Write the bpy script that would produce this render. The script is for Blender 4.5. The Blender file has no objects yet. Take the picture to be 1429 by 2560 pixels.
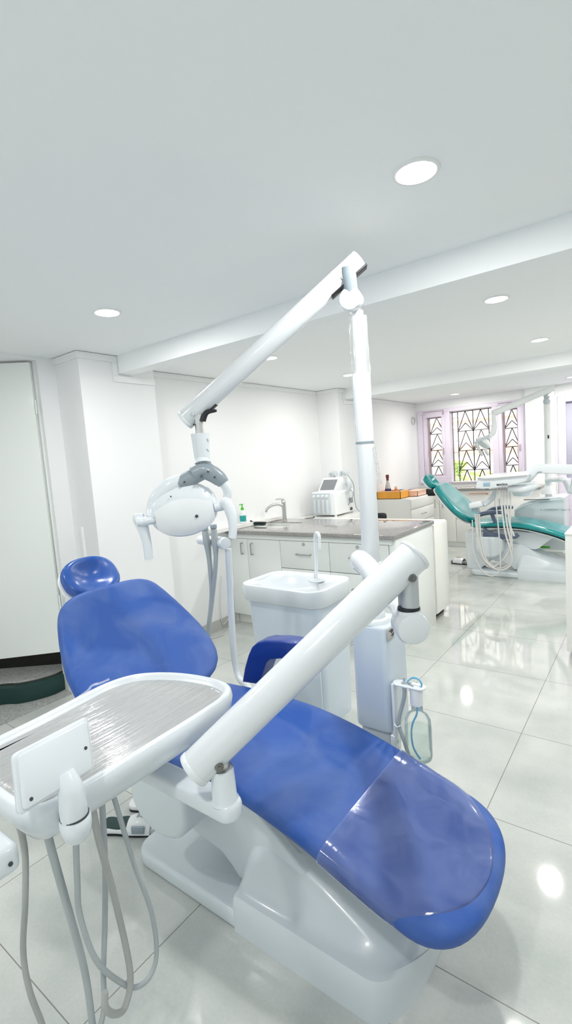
import bpy, bmesh, math, random
from mathutils import Vector, Matrix
random.seed(7)
V = Vector
PI = math.pi
COL = bpy.context.scene.collection
SC = bpy.context.scene

# ------------------------------------------------------------------ camera
F = 1235.07432
ROT = Matrix(((0.7995988006, -0.0025681461, 0.6005290690),
              (0.5961297663, 0.1242889764, -0.7932096521),
              (-0.0726020650, 0.9922427399, 0.1009122648)))
CAM = V((0, 0, 1.5))
cd = bpy.data.cameras.new('camera')
cam = bpy.data.objects.new('camera', cd)
COL.objects.link(cam)
cam.matrix_world = Matrix.Translation(CAM) @ ROT.to_4x4()
cd.sensor_fit = 'VERTICAL'
cd.sensor_height = 36
cd.lens = 36 * F / 2560
cd.clip_start = 0.02
SC.camera = cam

def ray(px, py):
    return ROT @ V(((px - 714.5) / F, -(py - 1280.0) / F, -1.0))
def atz(px, py, z):
    d = ray(px, py); return CAM + d * ((z - 1.5) / d.z)
def atx(px, py, x):
    d = ray(px, py); return CAM + d * (x / d.x)
def aty(px, py, y):
    d = ray(px, py); return CAM + d * (y / d.y)

# ------------------------------------------------------------------ materials
def lin(h):
    if isinstance(h, (tuple, list)):
        return (*h, 1)
    h = h.lstrip('#')
    return tuple(((int(h[i:i+2], 16) / 255 + .055) / 1.055) ** 2.4 if int(h[i:i+2], 16) > 10 else int(h[i:i+2], 16) / 255 / 12.92 for i in (0, 2, 4)) + (1,)

def mat(name, col, rough=.4, metal=0, coat=0, var=.03, scale=6, bump=0, bscale=60, spec=.5, alpha=1, trans=0, ior=1.45, emit=0, ecol=None, stretch=None, rvar=0):
    m = bpy.data.materials.new(name); m.use_nodes = True
    nt = m.node_tree; b = nt.nodes['Principled BSDF']
    c = lin(col)
    tc = nt.nodes.new('ShaderNodeTexCoord')
    mp = nt.nodes.new('ShaderNodeMapping')
    nt.links.new(tc.outputs['Object'], mp.inputs['Vector'])
    if stretch: mp.inputs['Scale'].default_value = stretch
    nz = nt.nodes.new('ShaderNodeTexNoise'); nz.inputs['Scale'].default_value = scale; nz.inputs['Detail'].default_value = 4
    nt.links.new(mp.outputs[0], nz.inputs['Vector'])
    mx = nt.nodes.new('ShaderNodeMix'); mx.data_type = 'RGBA'
    mx.inputs[6].default_value = tuple(max(0, x * (1 - var)) for x in c[:3]) + (1,)
    mx.inputs[7].default_value = tuple(min(1, x * (1 + var)) for x in c[:3]) + (1,)
    nt.links.new(nz.outputs['Fac'], mx.inputs[0])
    nt.links.new(mx.outputs[2], b.inputs['Base Color'])
    if rvar:
        mr = nt.nodes.new('ShaderNodeMapRange'); mr.inputs[1].default_value = .35; mr.inputs[2].default_value = .65
        mr.inputs[3].default_value = rough - rvar; mr.inputs[4].default_value = rough + rvar
        nt.links.new(nz.outputs['Fac'], mr.inputs[0]); nt.links.new(mr.outputs[0], b.inputs['Roughness'])
    else:
        b.inputs['Roughness'].default_value = rough
    b.inputs['Metallic'].default_value = metal
    b.inputs['Coat Weight'].default_value = coat
    b.inputs['Coat Roughness'].default_value = .08
    b.inputs['Specular IOR Level'].default_value = spec
    b.inputs['Alpha'].default_value = alpha
    b.inputs['Transmission Weight'].default_value = trans
    b.inputs['IOR'].default_value = ior
    if emit:
        b.inputs['Emission Color'].default_value = lin(ecol or col)
        b.inputs['Emission Strength'].default_value = emit
    if bump:
        n2 = nt.nodes.new('ShaderNodeTexNoise'); n2.inputs['Scale'].default_value = bscale; n2.inputs['Detail'].default_value = 3
        nt.links.new(mp.outputs[0], n2.inputs['Vector'])
        bp = nt.nodes.new('ShaderNodeBump'); bp.inputs['Strength'].default_value = bump; bp.inputs['Distance'].default_value = .002
        nt.links.new(n2.outputs['Fac'], bp.inputs['Height']); nt.links.new(bp.outputs[0], b.inputs['Normal'])
    return m

M = {}
M['wall'] = mat('white_wall_paint', (.84, .848, .855), .55, var=.008, scale=2)
M['ceiling'] = mat('white_ceiling_paint', (.90, .92, .93), .7, var=.01, scale=1.2)
M['trimw'] = mat('white_trim', (.86, .87, .87), .4, var=.01)
M['plastic'] = mat('white_plastic', (.72, .765, .80), .22, coat=.3, var=.012, scale=3)
M['plastic3'] = mat('blue_white_plastic', (.60, .675, .75), .25, coat=.2, var=.012)
M['plastic2'] = mat('moulded_grey_white_plastic', (.66, .715, .75), .28, coat=.2, var=.02, scale=3)
M['plgrey'] = mat('grey_plastic', (.30, .36, .40), .35, coat=.2)
M['ltgrey'] = mat('light_grey_plastic', (.55, .60, .63), .35, coat=.2)
M['midgrey'] = mat('mid_grey_plastic', (.27, .32, .355), .3, coat=.3)
M['under'] = mat('underside_grey_metal', (.36, .38, .40), .5)
M['tube'] = mat('white_enamel_tube', (.73, .76, .785), .18, coat=.4, var=.006)
M['hose'] = mat('grey_hose', (.42, .46, .47), .38, var=.05, scale=20)
M['hosed'] = mat('darker_grey_hose', (.40, .41, .40), .4, var=.05, scale=20)
M['lthose'] = mat('pale_grey_hose', (.62, .62, .61), .35)
M['metal'] = mat('brushed_steel', (.62, .62, .61), .28, metal=1, var=.08, scale=40)
M['gmetal'] = mat('grey_cast_metal', (.50, .53, .55), .35, metal=.4, var=.05)
M['bolt'] = mat('dark_bolt_steel', (.22, .22, .21), .3, metal=.9)
M['pull'] = mat('satin_handle_steel', (.38, .38, .37), .3, metal=.8)
M['black'] = mat('black_rubber', (.012, .014, .018), .4)
M['dark'] = mat('dark_mark', (.05, .055, .06), .5)
M['cab'] = mat('white_laminate', (.80, .83, .81), .32, coat=.15, var=.01)
M['cab2'] = mat('warm_white_laminate', (.82, .82, .79), .3, coat=.15, var=.01)
M['gap'] = mat('shadow_gap_grey', (.30, .33, .33), .7)
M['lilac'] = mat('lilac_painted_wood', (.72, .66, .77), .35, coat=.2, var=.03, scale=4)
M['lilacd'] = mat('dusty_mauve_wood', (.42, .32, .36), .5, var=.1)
M['panel'] = mat('grey_lilac_panel', (.45, .46, .54), .4)
M['iron'] = mat('dark_iron_bars', (.16, .13, .14), .5)
M['teal'] = mat('teal_vinyl', (.0, .27, .28), .22, coat=.35, var=.05, scale=5, rvar=.05)
M['tealpipe'] = mat('pale_teal_piping', (.35, .62, .63), .3)
M['slate'] = mat('slate_blue_plastic', (.10, .13, .20), .4)
M['yellow'] = mat('amber_plastic', (.85, .38, .04), .25, coat=.3, var=.15, scale=14)
M['pink'] = mat('pale_peach_plastic', (.9, .6, .45), .35, var=.1, scale=14)
M['orange'] = mat('orange_plastic', (.85, .22, .07), .35)
M['maroon'] = mat('maroon_cap', (.16, .03, .035), .35)
M['bottle'] = mat('printed_clear_bottle', (.50, .50, .50), .2, coat=.4, var=.5, scale=18)
M['violet'] = mat('violet_label', (.05, .03, .13), .4)
M['green'] = mat('green_plastic', (.10, .55, .03), .35)
M['label'] = mat('teal_label', (.02, .35, .33), .4, var=.5, scale=60)
M['screen'] = mat('dull_screen', (.20, .21, .23), .2, coat=.4)
M['lcd'] = mat('blue_grey_display', (.30, .45, .56), .2, coat=.3)
M['redmark'] = mat('rust_mark', (.45, .20, .10), .6)
M['carpet'] = mat('speckled_grey_stair_carpet', (.36, .37, .36), .95, var=.7, scale=90, bump=.6, bscale=160)
M['greenmat'] = mat('dark_green_rubber_mat', (.014, .048, .044), .45, var=.15, scale=8)
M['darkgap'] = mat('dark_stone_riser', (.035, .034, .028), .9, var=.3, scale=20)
M['skirt'] = mat('grey_stone_skirting', (.50, .50, .47), .4, var=.06, scale=12)
M['sole'] = mat('grey_sole', (.28, .27, .26), .7)
M['bluetube'] = mat('clear_blue_tube', (.12, .42, .68), .2, coat=.5)
def clear(name, tint, ior, haze, hcol):
    m = bpy.data.materials.new(name); m.use_nodes = True
    nt = m.node_tree; N = nt.nodes; L = nt.links; out = N['Material Output']; b = N['Principled BSDF']
    tc = N.new('ShaderNodeTexCoord'); nz = N.new('ShaderNodeTexNoise'); nz.inputs['Scale'].default_value = 5; L.new(tc.outputs['Object'], nz.inputs['Vector'])
    t = N.new('ShaderNodeBsdfTransparent'); t.inputs[0].default_value = (*tint, 1)
    b.inputs['Base Color'].default_value = (*hcol, 1); b.inputs['Roughness'].default_value = .04; b.inputs['Coat Weight'].default_value = .5
    f = N.new('ShaderNodeFresnel'); f.inputs[0].default_value = ior
    a = N.new('ShaderNodeMath'); a.operation = 'MULTIPLY_ADD'; a.inputs[1].default_value = .02; a.inputs[2].default_value = haze; L.new(nz.outputs['Fac'], a.inputs[0])
    a2 = N.new('ShaderNodeMath'); a2.operation = 'ADD'; a2.use_clamp = True; L.new(a.outputs[0], a2.inputs[0]); L.new(f.outputs[0], a2.inputs[1])
    mx = N.new('ShaderNodeMixShader'); L.new(a2.outputs[0], mx.inputs[0]); L.new(t.outputs[0], mx.inputs[1]); L.new(b.outputs[0], mx.inputs[2]); L.new(mx.outputs[0], out.inputs[0])
    return m
M['glass'] = clear('clear_bottle_plastic', (.975, .985, .98), 1.2, .04, (.80, .84, .83))
M['water'] = clear('pale_green_water', (.93, .965, .95), 1.15, .10, (.72, .78, .75))
M['film'] = mat('clear_wrapping_film', (.9, .93, .95), .08, alpha=.22, coat=.6, var=.02, bump=.5, bscale=22, stretch=(3, 3, .4))
M['seatwhite'] = mat('white_shell', (.80, .82, .83), .3, coat=.2)
M['wallout'] = mat('sunlit_building_plaster', (.93, .90, .88), .9)
M['bandout'] = mat('terracotta_band', (.85, .55, .42), .9)
M['leaf'] = mat('bright_leaf', (.55, .72, .26), .7, var=.35, scale=9, bump=.4)
M['greenbulb'] = mat('pale_lime', (.4, .8, .2), .5)
M['steelsink'] = mat('pale_steel_basin', (.72, .73, .70), .35, metal=.4)

def scuffed(name, base, scuff, rough, amount):
    m = mat(name, base, rough, coat=0, var=.05, scale=3)
    nt = m.node_tree; b = nt.nodes['Principled BSDF']
    tc = nt.nodes.new('ShaderNodeTexCoord')
    mp = nt.nodes.new('ShaderNodeMapping'); mp.inputs['Scale'].default_value = (1, 1, 1)
    nt.links.new(tc.outputs['Object'], mp.inputs['Vector'])
    n = nt.nodes.new('ShaderNodeTexNoise'); n.inputs['Scale'].default_value = 4.5; n.inputs['Detail'].default_value = 5; n.inputs['Distortion'].default_value = .8
    nt.links.new(mp.outputs[0], n.inputs['Vector'])
    r = nt.nodes.new('ShaderNodeValToRGB'); r.color_ramp.elements[0].position = .42; r.color_ramp.elements[1].position = .72
    r.color_ramp.elements[0].color = (0, 0, 0, 1); r.color_ramp.elements[1].color = (amount,) * 3 + (1,)
    nt.links.new(n.outputs['Fac'], r.inputs[0])
    mx = nt.nodes.new('ShaderNodeMix'); mx.data_type = 'RGBA'; mx.inputs[7].default_value = lin(scuff)
    src = b.inputs['Base Color'].links[0].from_socket
    nt.links.new(src, mx.inputs[6]); nt.links.new(r.outputs[0], mx.inputs[0]); nt.links.new(mx.outputs[2], b.inputs['Base Color'])
    mr = nt.nodes.new('ShaderNodeMapRange'); mr.inputs[3].default_value = rough; mr.inputs[4].default_value = rough + .25
    nt.links.new(r.outputs[0], mr.inputs[0]); nt.links.new(mr.outputs[0], b.inputs['Roughness'])
    return m
M['blue'] = scuffed('blue_vinyl', (.018, .085, .36), (.13, .20, .42), .5, .6)
M['blueg'] = scuffed('glossy_blue_vinyl', (.018, .085, .36), (.13, .20, .42), .2, .5)
M['blued'] = mat('dark_blue_vinyl', (.008, .040, .25), .35, coat=.1, var=.05)

def floor_mat():
    m = bpy.data.materials.new('polished_porcelain_tiles'); m.use_nodes = True
    nt = m.node_tree; N = nt.nodes; L = nt.links; b = N['Principled BSDF']
    tc = N.new('ShaderNodeTexCoord'); sp = N.new('ShaderNodeSeparateXYZ'); L.new(tc.outputs['Object'], sp.inputs[0])
    def line(sock, off, pitch):
        a = N.new('ShaderNodeMath'); a.operation = 'ADD'; a.inputs[1].default_value = -off; L.new(sock, a.inputs[0])
        d = N.new('ShaderNodeMath'); d.operation = 'DIVIDE'; d.inputs[1].default_value = pitch; L.new(a.outputs[0], d.inputs[0])
        f = N.new('ShaderNodeMath'); f.operation = 'FRACT'; L.new(d.outputs[0], f.inputs[0])
        p = N.new('ShaderNodeMath'); p.operation = 'PINGPONG'; p.inputs[1].default_value = .5; L.new(f.outputs[0], p.inputs[0])
        c = N.new('ShaderNodeMath'); c.operation = 'LESS_THAN'; c.inputs[1].default_value = .0024; L.new(p.outputs[0], c.inputs[0])
        return c.outputs[0], d.outputs[0]
    cx, dx = line(sp.outputs[0], -.565, .696)
    cy, dy = line(sp.outputs[1], 1.247, .697)
    mxm = N.new('ShaderNodeMath'); mxm.operation = 'MAXIMUM'; L.new(cx, mxm.inputs[0]); L.new(cy, mxm.inputs[1])
    n = N.new('ShaderNodeTexNoise'); n.inputs['Scale'].default_value = 3.2; n.inputs['Detail'].default_value = 7; L.new(tc.outputs['Object'], n.inputs['Vector'])
    n2 = N.new('ShaderNodeTexNoise'); n2.inputs['Scale'].default_value = 90; n2.inputs['Detail'].default_value = 2; L.new(tc.outputs['Object'], n2.inputs['Vector'])
    ad = N.new('ShaderNodeMath'); ad.operation = 'MULTIPLY_ADD'; ad.inputs[1].default_value = .25; L.new(n2.outputs['Fac'], ad.inputs[0]); L.new(n.outputs['Fac'], ad.inputs[2])
    r = N.new('ShaderNodeValToRGB'); r.color_ramp.elements[0].position = .42; r.color_ramp.elements[1].position = .80
    r.color_ramp.elements[0].color = (.465, .50, .475, 1); r.color_ramp.elements[1].color = (.605, .62, .59, 1); L.new(ad.outputs[0], r.inputs[0])
    mx = N.new('ShaderNodeMix'); mx.data_type = 'RGBA'; L.new(mxm.outputs[0], mx.inputs[0]); L.new(r.outputs[0], mx.inputs[6]); mx.inputs[7].default_value = (.24, .23, .21, 1)
    L.new(mx.outputs[2], b.inputs['Base Color'])
    mr = N.new('ShaderNodeMapRange'); mr.inputs[3].default_value = .03; mr.inputs[4].default_value = .075
    L.new(n.outputs['Fac'], mr.inputs[0]); L.new(mr.outputs[0], b.inputs['Roughness'])
    b.inputs['Specular IOR Level'].default_value = .85
    return m
M['floor'] = floor_mat()

def granite():
    m = bpy.data.materials.new('polished_granite'); m.use_nodes = True
    nt = m.node_tree; N = nt.nodes; L = nt.links; b = N['Principled BSDF']
    tc = N.new('ShaderNodeTexCoord'); v = N.new('ShaderNodeTexNoise'); v.inputs['Scale'].default_value = 130; v.inputs['Detail'].default_value = 6; L.new(tc.outputs['Object'], v.inputs['Vector'])
    r = N.new('ShaderNodeValToRGB'); r.color_ramp.elements[0].position = .35; r.color_ramp.elements[1].position = .7
    r.color_ramp.elements[0].color = (.22, .212, .205, 1); r.color_ramp.elements[1].color = (.35, .34, .33, 1); L.new(v.outputs['Fac'], r.inputs[0])
    L.new(r.outputs[0], b.inputs['Base Color']); b.inputs['Roughness'].default_value = .06; b.inputs['Specular IOR Level'].default_value = .9
    return m
M['granite'] = granite()

def wrap_mat():
    # brushed grey tray lining under stretched cling film: fine ribs along the tray
    m = bpy.data.materials.new('ribbed_film_over_grey_tray'); m.use_nodes = True
    nt = m.node_tree; N = nt.nodes; L = nt.links; b = N['Principled BSDF']
    tc = N.new('ShaderNodeTexCoord'); mp = N.new('ShaderNodeMapping'); mp.inputs['Scale'].default_value = (1, .035, 1); L.new(tc.outputs['Object'], mp.inputs[0])
    n = N.new('ShaderNodeTexNoise'); n.inputs['Scale'].default_value = 95; n.inputs['Detail'].default_value = 5; L.new(mp.outputs[0], n.inputs['Vector'])
    r = N.new('ShaderNodeValToRGB'); r.color_ramp.elements[0].position = .3; r.color_ramp.elements[1].position = .75
    r.color_ramp.elements[0].color = (.33, .34, .342, 1); r.color_ramp.elements[1].color = (.40, .41, .412, 1); L.new(n.outputs['Fac'], r.inputs[0]); L.new(r.outputs[0], b.inputs['Base Color'])
    bp = N.new('ShaderNodeBump'); bp.inputs['Strength'].default_value = .9; bp.inputs['Distance'].default_value = .004; L.new(n.outputs['Fac'], bp.inputs['Height']); L.new(bp.outputs[0], b.inputs['Normal'])
    b.inputs['Roughness'].default_value = .2; b.inputs['Coat Weight'].default_value = .8; b.inputs['Coat Roughness'].default_value = .06
    L.new(bp.outputs[0], b.inputs['Coat Normal'])
    return m
M['wrap'] = wrap_mat()

def cover_mat():
    m = bpy.data.materials.new('clear_vinyl_cover'); m.use_nodes = True
    nt = m.node_tree; N = nt.nodes; L = nt.links
    b = N['Principled BSDF']; out = N['Material Output']
    b.inputs['Roughness'].default_value = .12; b.inputs['Base Color'].default_value = (.33, .43, .82, 1); b.inputs['Coat Weight'].default_value = 1; b.inputs['Coat Roughness'].default_value = .05
    tc = N.new('ShaderNodeTexCoord'); n = N.new('ShaderNodeTexNoise'); n.inputs['Scale'].default_value = 9; n.inputs['Detail'].default_value = 5; n.inputs['Distortion'].default_value = 1.2
    L.new(tc.outputs['Object'], n.inputs['Vector'])
    bp = N.new('ShaderNodeBump'); bp.inputs['Strength'].default_value = .12; bp.inputs['Distance'].default_value = .01; L.new(n.outputs['Fac'], bp.inputs['Height'])
    L.new(bp.outputs[0], b.inputs['Normal']); L.new(bp.outputs[0], b.inputs['Coat Normal'])
    t = N.new('ShaderNodeBsdfTransparent'); t.inputs[0].default_value = (.97, .97, 1, 1)
    mr = N.new('ShaderNodeMapRange'); mr.inputs[1].default_value = .3; mr.inputs[2].default_value = .7; mr.inputs[3].default_value = .10; mr.inputs[4].default_value = .28; L.new(n.outputs['Fac'], mr.inputs[0])
    fr = N.new('ShaderNodeFresnel'); fr.inputs[0].default_value = 1.5
    a = N.new('ShaderNodeMath'); a.operation = 'ADD'; a.use_clamp = True; L.new(mr.outputs[0], a.inputs[0]); L.new(fr.outputs[0], a.inputs[1])
    mx = N.new('ShaderNodeMixShader'); L.new(a.outputs[0], mx.inputs[0]); L.new(t.outputs[0], mx.inputs[1]); L.new(b.outputs[0], mx.inputs[2]); L.new(mx.outputs[0], out.inputs[0])
    return m
M['cover'] = cover_mat()

def pane_mat():
    m = bpy.data.materials.new('thin_window_glass'); m.use_nodes = True
    nt = m.node_tree; N = nt.nodes; L = nt.links; out = N['Material Output']
    t = N.new('ShaderNodeBsdfTransparent'); g = N.new('ShaderNodeBsdfGlossy'); g.inputs['Roughness'].default_value = .02
    tc = N.new('ShaderNodeTexCoord'); nz = N.new('ShaderNodeTexNoise'); nz.inputs['Scale'].default_value = 2; L.new(tc.outputs['Object'], nz.inputs['Vector'])
    f = N.new('ShaderNodeFresnel'); f.inputs[0].default_value = 1.35
    mx = N.new('ShaderNodeMixShader'); L.new(f.outputs[0], mx.inputs[0]); L.new(t.outputs[0], mx.inputs[1]); L.new(g.outputs[0], mx.inputs[2]); L.new(mx.outputs[0], out.inputs[0])
    return m
M['pane'] = pane_mat()
M['lamp'] = mat('lit_diffuser', (1, 1, 1), .5, emit=14, ecol=(1, .985, .96))

# ------------------------------------------------------------------ mesh helpers
class MB:
    def __init__(s): s.bm = bmesh.new()
    def merge(s, tmp, mx=None):
        mp = {}
        for v in tmp.verts: mp[v] = s.bm.verts.new(mx @ v.co if mx else v.co)
        for f in tmp.faces:
            try: s.bm.faces.new([mp[v] for v in f.verts])
            except ValueError: pass
        tmp.free(); return s
    def box(s, x0, x1, y0, y1, z0, z1, r=0, seg=2, mx=None):
        t = bmesh.new()
        bmesh.ops.create_cube(t, size=1)
        for v in t.verts:
            v.co = V(((x0 + x1) / 2 + v.co.x * (x1 - x0), (y0 + y1) / 2 + v.co.y * (y1 - y0), (z0 + z1) / 2 + v.co.z * (z1 - z0)))
        if r: bmesh.ops.bevel(t, geom=t.edges[:], offset=r, segments=seg, profile=.5, affect='EDGES')
        return s.merge(t, mx)
    def loft(s, rings, c0=True, c1=True, mx=None, close=False):
        t = bmesh.new(); R = [[t.verts.new(p) for p in r] for r in rings]; n = len(R[0])
        for a, b in zip(R, R[1:] + ([R[0]] if close else [])):
            for i in range(n):
                j = (i + 1) % n
                try: t.faces.new((a[i], a[j], b[j], b[i]))
                except ValueError: pass
        if c0 and not close: t.faces.new(R[0][::-1])
        if c1 and not close: t.faces.new(R[-1])
        bmesh.ops.recalc_face_normals(t, faces=t.faces)
        return s.merge(t, mx)
    def strip(s, rows, mx=None):
        t = bmesh.new(); R = [[t.verts.new(p) for p in r] for r in rows]
        for a, b in zip(R, R[1:]):
            for i in range(len(a) - 1): t.faces.new((a[i], a[i+1], b[i+1], b[i]))
        return s.merge(t, mx)
    def cyl(s, p0, p1, r0, r1=None, seg=28, bev=0, mx=None):
        p0, p1 = V(p0), V(p1); r1 = r0 if r1 is None else r1
        d = (p1 - p0); L = d.length; q = d.to_track_quat('Z', 'Y').to_matrix()
        prof = [(r0 - bev, 0)] + ([(r0 - bev * .3, bev * .3), (r0, bev)] if bev else []) + ([(r1, L - bev), (r1 - bev * .3, L - bev * .3)] if bev else []) + [(r1 - bev, L)]
        rings = [[p0 + q @ V((r * math.cos(a), r * math.sin(a), z)) for a in (2 * PI * i / seg for i in range(seg))] for r, z in prof]
        return s.loft(rings, mx=mx)
    def lathe(s, prof, o=(0, 0, 0), ax=(0, 0, 1), seg=32, mx=None):
        o = V(o); q = V(ax).normalized().to_track_quat('Z', 'Y').to_matrix()
        rings = [[o + q @ V((max(r, 1e-4) * math.cos(a), max(r, 1e-4) * math.sin(a), z)) for a in (2 * PI * i / seg for i in range(seg))] for r, z in prof]
        return s.loft(rings, mx=mx)
    def tube(s, pts, r, seg=14, k=6, flat=1, up=None, mx=None):
        P = smooth(pts, k) if k > 1 else [V(p) for p in pts]
        n = len(P); rr = r if isinstance(r, (list, tuple)) else [r]
        def rad(i):
            t = i / (n - 1) * (len(rr) - 1); a = int(min(t, len(rr) - 1)); b = min(a + 1, len(rr) - 1); return rr[a] + (rr[b] - rr[a]) * (t - a)
        rings = []; nrm = None
        for i in range(n):
            d = (P[min(i + 1, n - 1)] - P[max(i - 1, 0)]).normalized()
            if nrm is None:
                nrm = V(up) if up else (V((0, 0, 1)) if abs(d.z) < .8 else V((1, 0, 0)))
            nrm = (nrm - d * nrm.dot(d)).normalized(); bi = d.cross(nrm)
            R = rad(i)
            rings.append([P[i] + nrm * (R * math.cos(a)) + bi * (R * flat * math.sin(a)) for a in (2 * PI * j / seg for j in range(seg))])
        return s.loft(rings, mx=mx)
    def prism(s, poly, f, d0, d1, r=0, seg=2, mx=None):
        """poly 2-D outline; f(u, v, d) -> point; extruded from d0 to d1; r rounds the rims"""
        t = bmesh.new()
        n = len(poly)
        a = [t.verts.new(f(u, v, d0)) for u, v in poly]; b = [t.verts.new(f(u, v, d1)) for u, v in poly]
        fa = t.faces.new(a[::-1]); fb = t.faces.new(b)
        for i in range(n): t.faces.new((a[i], a[(i+1) % n], b[(i+1) % n], b[i]))
        bmesh.ops.recalc_face_normals(t, faces=t.faces)
        if r:
            bmesh.ops.bevel(t, geom=list(set(fa.edges[:] + fb.edges[:])), offset=r, segments=seg, profile=.5, affect='EDGES')
        return s.merge(t, mx)
    def ball(s, c, r, seg=20, mx=None):
        if not isinstance(r, (tuple, list)): r = (r, r, r)
        t = bmesh.new(); bmesh.ops.create_uvsphere(t, u_segments=seg, v_segments=seg // 2, radius=1)
        for v in t.verts: v.co = V((c[0] + v.co.x * r[0], c[1] + v.co.y * r[1], c[2] + v.co.z * r[2]))
        return s.merge(t, mx)
    def build(s, name, m, parent=None, sharp=38, smooth_=True, **props):
        me = bpy.data.meshes.new(name)
        base = V((0, 0, 0)); p = parent
        while p is not None: base = base + p.location; p = p.parent
        bmesh.ops.recalc_face_normals(s.bm, faces=s.bm.faces) if props.pop('fix', False) else None
        if parent is not None:
            for v in s.bm.verts: v.co -= base
        s.bm.to_mesh(me); s.bm.free()
        if smooth_:
            me.polygons.foreach_set('use_smooth', [True] * len(me.polygons)); me.set_sharp_from_angle(angle=math.radians(sharp))
        me.materials.append(M[m] if isinstance(m, str) else m)
        o = bpy.data.objects.new(name, me); COL.objects.link(o)
        if parent is not None: o.parent = parent
        for k, v in props.items(): o[k] = v
        return o

def smooth(pts, k=6):
    P = [V(p) for p in pts]; out = []
    for i in range(len(P) - 1):
        a = P[max(i - 1, 0)]; b = P[i]; c = P[i+1]; d = P[min(i + 2, len(P) - 1)]
        for j in range(k):
            t = j / k
            out.append(.5 * ((2 * b) + (c - a) * t + (2 * a - 5 * b + 4 * c - d) * t * t + (3 * b - a - 3 * c + d) * t ** 3))
    out.append(P[-1]); return out

def thing(name, label, cat, loc=(0, 0, 0), group=None):
    o = bpy.data.objects.new(name, None); COL.objects.link(o); o.location = loc
    o.empty_display_size = .1; o['label'] = label; o['category'] = cat
    if group: o['group'] = group
    return o
def tag(o, label, cat, group=None):
    o['label'] = label; o['category'] = cat
    if group: o['group'] = group
    return o
def struct(o): o['kind'] = 'structure'; return o
def dup(root, loc, label=None):
    r = root.copy(); COL.objects.link(r); r.location = loc
    if label: r['label'] = label
    for ch in list(root.children):
        c = ch.copy(); COL.objects.link(c); c.parent = r
        for g in list(ch.children):
            d = g.copy(); COL.objects.link(d); d.parent = c
    return r
def rrect(u0, u1, v0, v1, r, n=6):
    if not isinstance(r, (list, tuple)): r = [r] * 4
    out = []
    for (cu, cv, a0, rr) in ((u1 - r[0], v1 - r[0], 0, r[0]), (u0 + r[1], v1 - r[1], 90, r[1]), (u0 + r[2], v0 + r[2], 180, r[2]), (u1 - r[3], v0 + r[3], 270, r[3])):
        for i in range(n + 1):
            a = math.radians(a0 + 90 * i / n); out.append((cu + rr * math.cos(a), cv + rr * math.sin(a)))
    return out
XY = lambda u, v, d: V((u, v, d))
XZ = lambda u, v, d: V((u, d, v))
YZ = lambda u, v, d: V((d, u, v))

def text(body, size, origin, xdir, ydir, m, name, parent, depth=.0006, bold=False):
    cu = bpy.data.curves.new('lettering', 'FONT'); cu.body = body; cu.size = size; cu.extrude = depth
    if bold: cu.offset = size * .02
    ob = bpy.data.objects.new('lettering', cu); COL.objects.link(ob)
    bpy.context.view_layer.update()
    me = bpy.data.meshes.new_from_object(ob.evaluated_get(bpy.context.evaluated_depsgraph_get()))
    bpy.data.objects.remove(ob)
    x = V(xdir).normalized(); y = V(ydir).normalized(); z = x.cross(y)
    mx = Matrix((x, y, z)).transposed().to_4x4(); mx.translation = V(origin)
    t = bmesh.new(); t.from_mesh(me); t.transform(mx); bpy.data.meshes.remove(me)
    mb = MB(); mb.merge(t); return mb.build(name, m, parent)

def sgp(c, e): return math.copysign(abs(c) ** e, c)

def pad(path, W, T, yc, n=40, seg=28, dish=0, off=0, exp=.62, endr=.02, x_of=None):
    """path: list of (s, x, z, nx, nz) mid-line frames; W(s)->(y near half, y far half); T(s) thickness"""
    rings = []; TM = max(T(f[0]) for f in path)
    for (s, x, z, nx, nz) in path:
        wn, wf = W(s); t = T(s) / 2 + off
        ring = []
        for i in range(seg):
            a = 2 * PI * i / seg; c = sgp(math.cos(a), exp); h = sgp(math.sin(a), exp)
            y = c * ((wf if c > 0 else wn) + off); hh = h * t
            if h > 0: hh -= (dish(s) if callable(dish) else dish) * (1 - c * c) ** 1.5 * h * min(1, T(s) / TM) ** 2
            ring.append(V((x + nx * hh, yc + y, z + nz * hh)))
        rings.append(ring)
    return rings

def frames(ctrl, n):
    """ctrl: (x,z) mid-line; returns n+1 frames with arclength s, end-clustered"""
    P = smooth([(x, 0, z) for x, z in ctrl], 12)
    L = [0]
    for a, b in zip(P, P[1:]): L.append(L[-1] + (b - a).length)
    tot = L[-1]; out = []
    for i in range(n + 1):
        u = i / n; u = .5 - .5 * math.cos(PI * u) if True else u
        s = u * tot
        k = max(j for j in range(len(L)) if L[j] <= s + 1e-9); k = min(k, len(P) - 2)
        f = (s - L[k]) / max(1e-9, L[k+1] - L[k]); p = P[k].lerp(P[k+1], f)
        a = P[max(k - 2, 0)]; b = P[min(k + 3, len(P) - 1)]; d = (b - a).normalized()
        out.append((s, p.x, p.z, -d.z if d.x > 0 else d.z, abs(d.x) if True else 0))
    return out, tot

# ================================================================== THE SETTING
XW = -3.24; ZC = 2.30; YB = 8.02; XR = 3.4; YF = -2.6
def sbox(name, m, *boxes, r=0, **kw):
    mb = MB()
    for b in boxes: mb.box(*b, r=r)
    return struct(mb.build(name, m, smooth_=False, **kw))
sbox('floor', 'floor', (XW - .02, XR, YF, YB + .2, -.08, 0))
sbox('ceiling', 'ceiling', (XW - .12, XR, YF, YB + .2, ZC, ZC + .08))
# left wall with the doorway, two columns against it
sbox('wall_left', 'wall', (XW - .14, XW, 1.71, YB + .2, 0, ZC), (XW - .14, XW, YF, .62, 0, ZC), (XW - .14, XW, .62, 1.71, 2.275, ZC))
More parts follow.
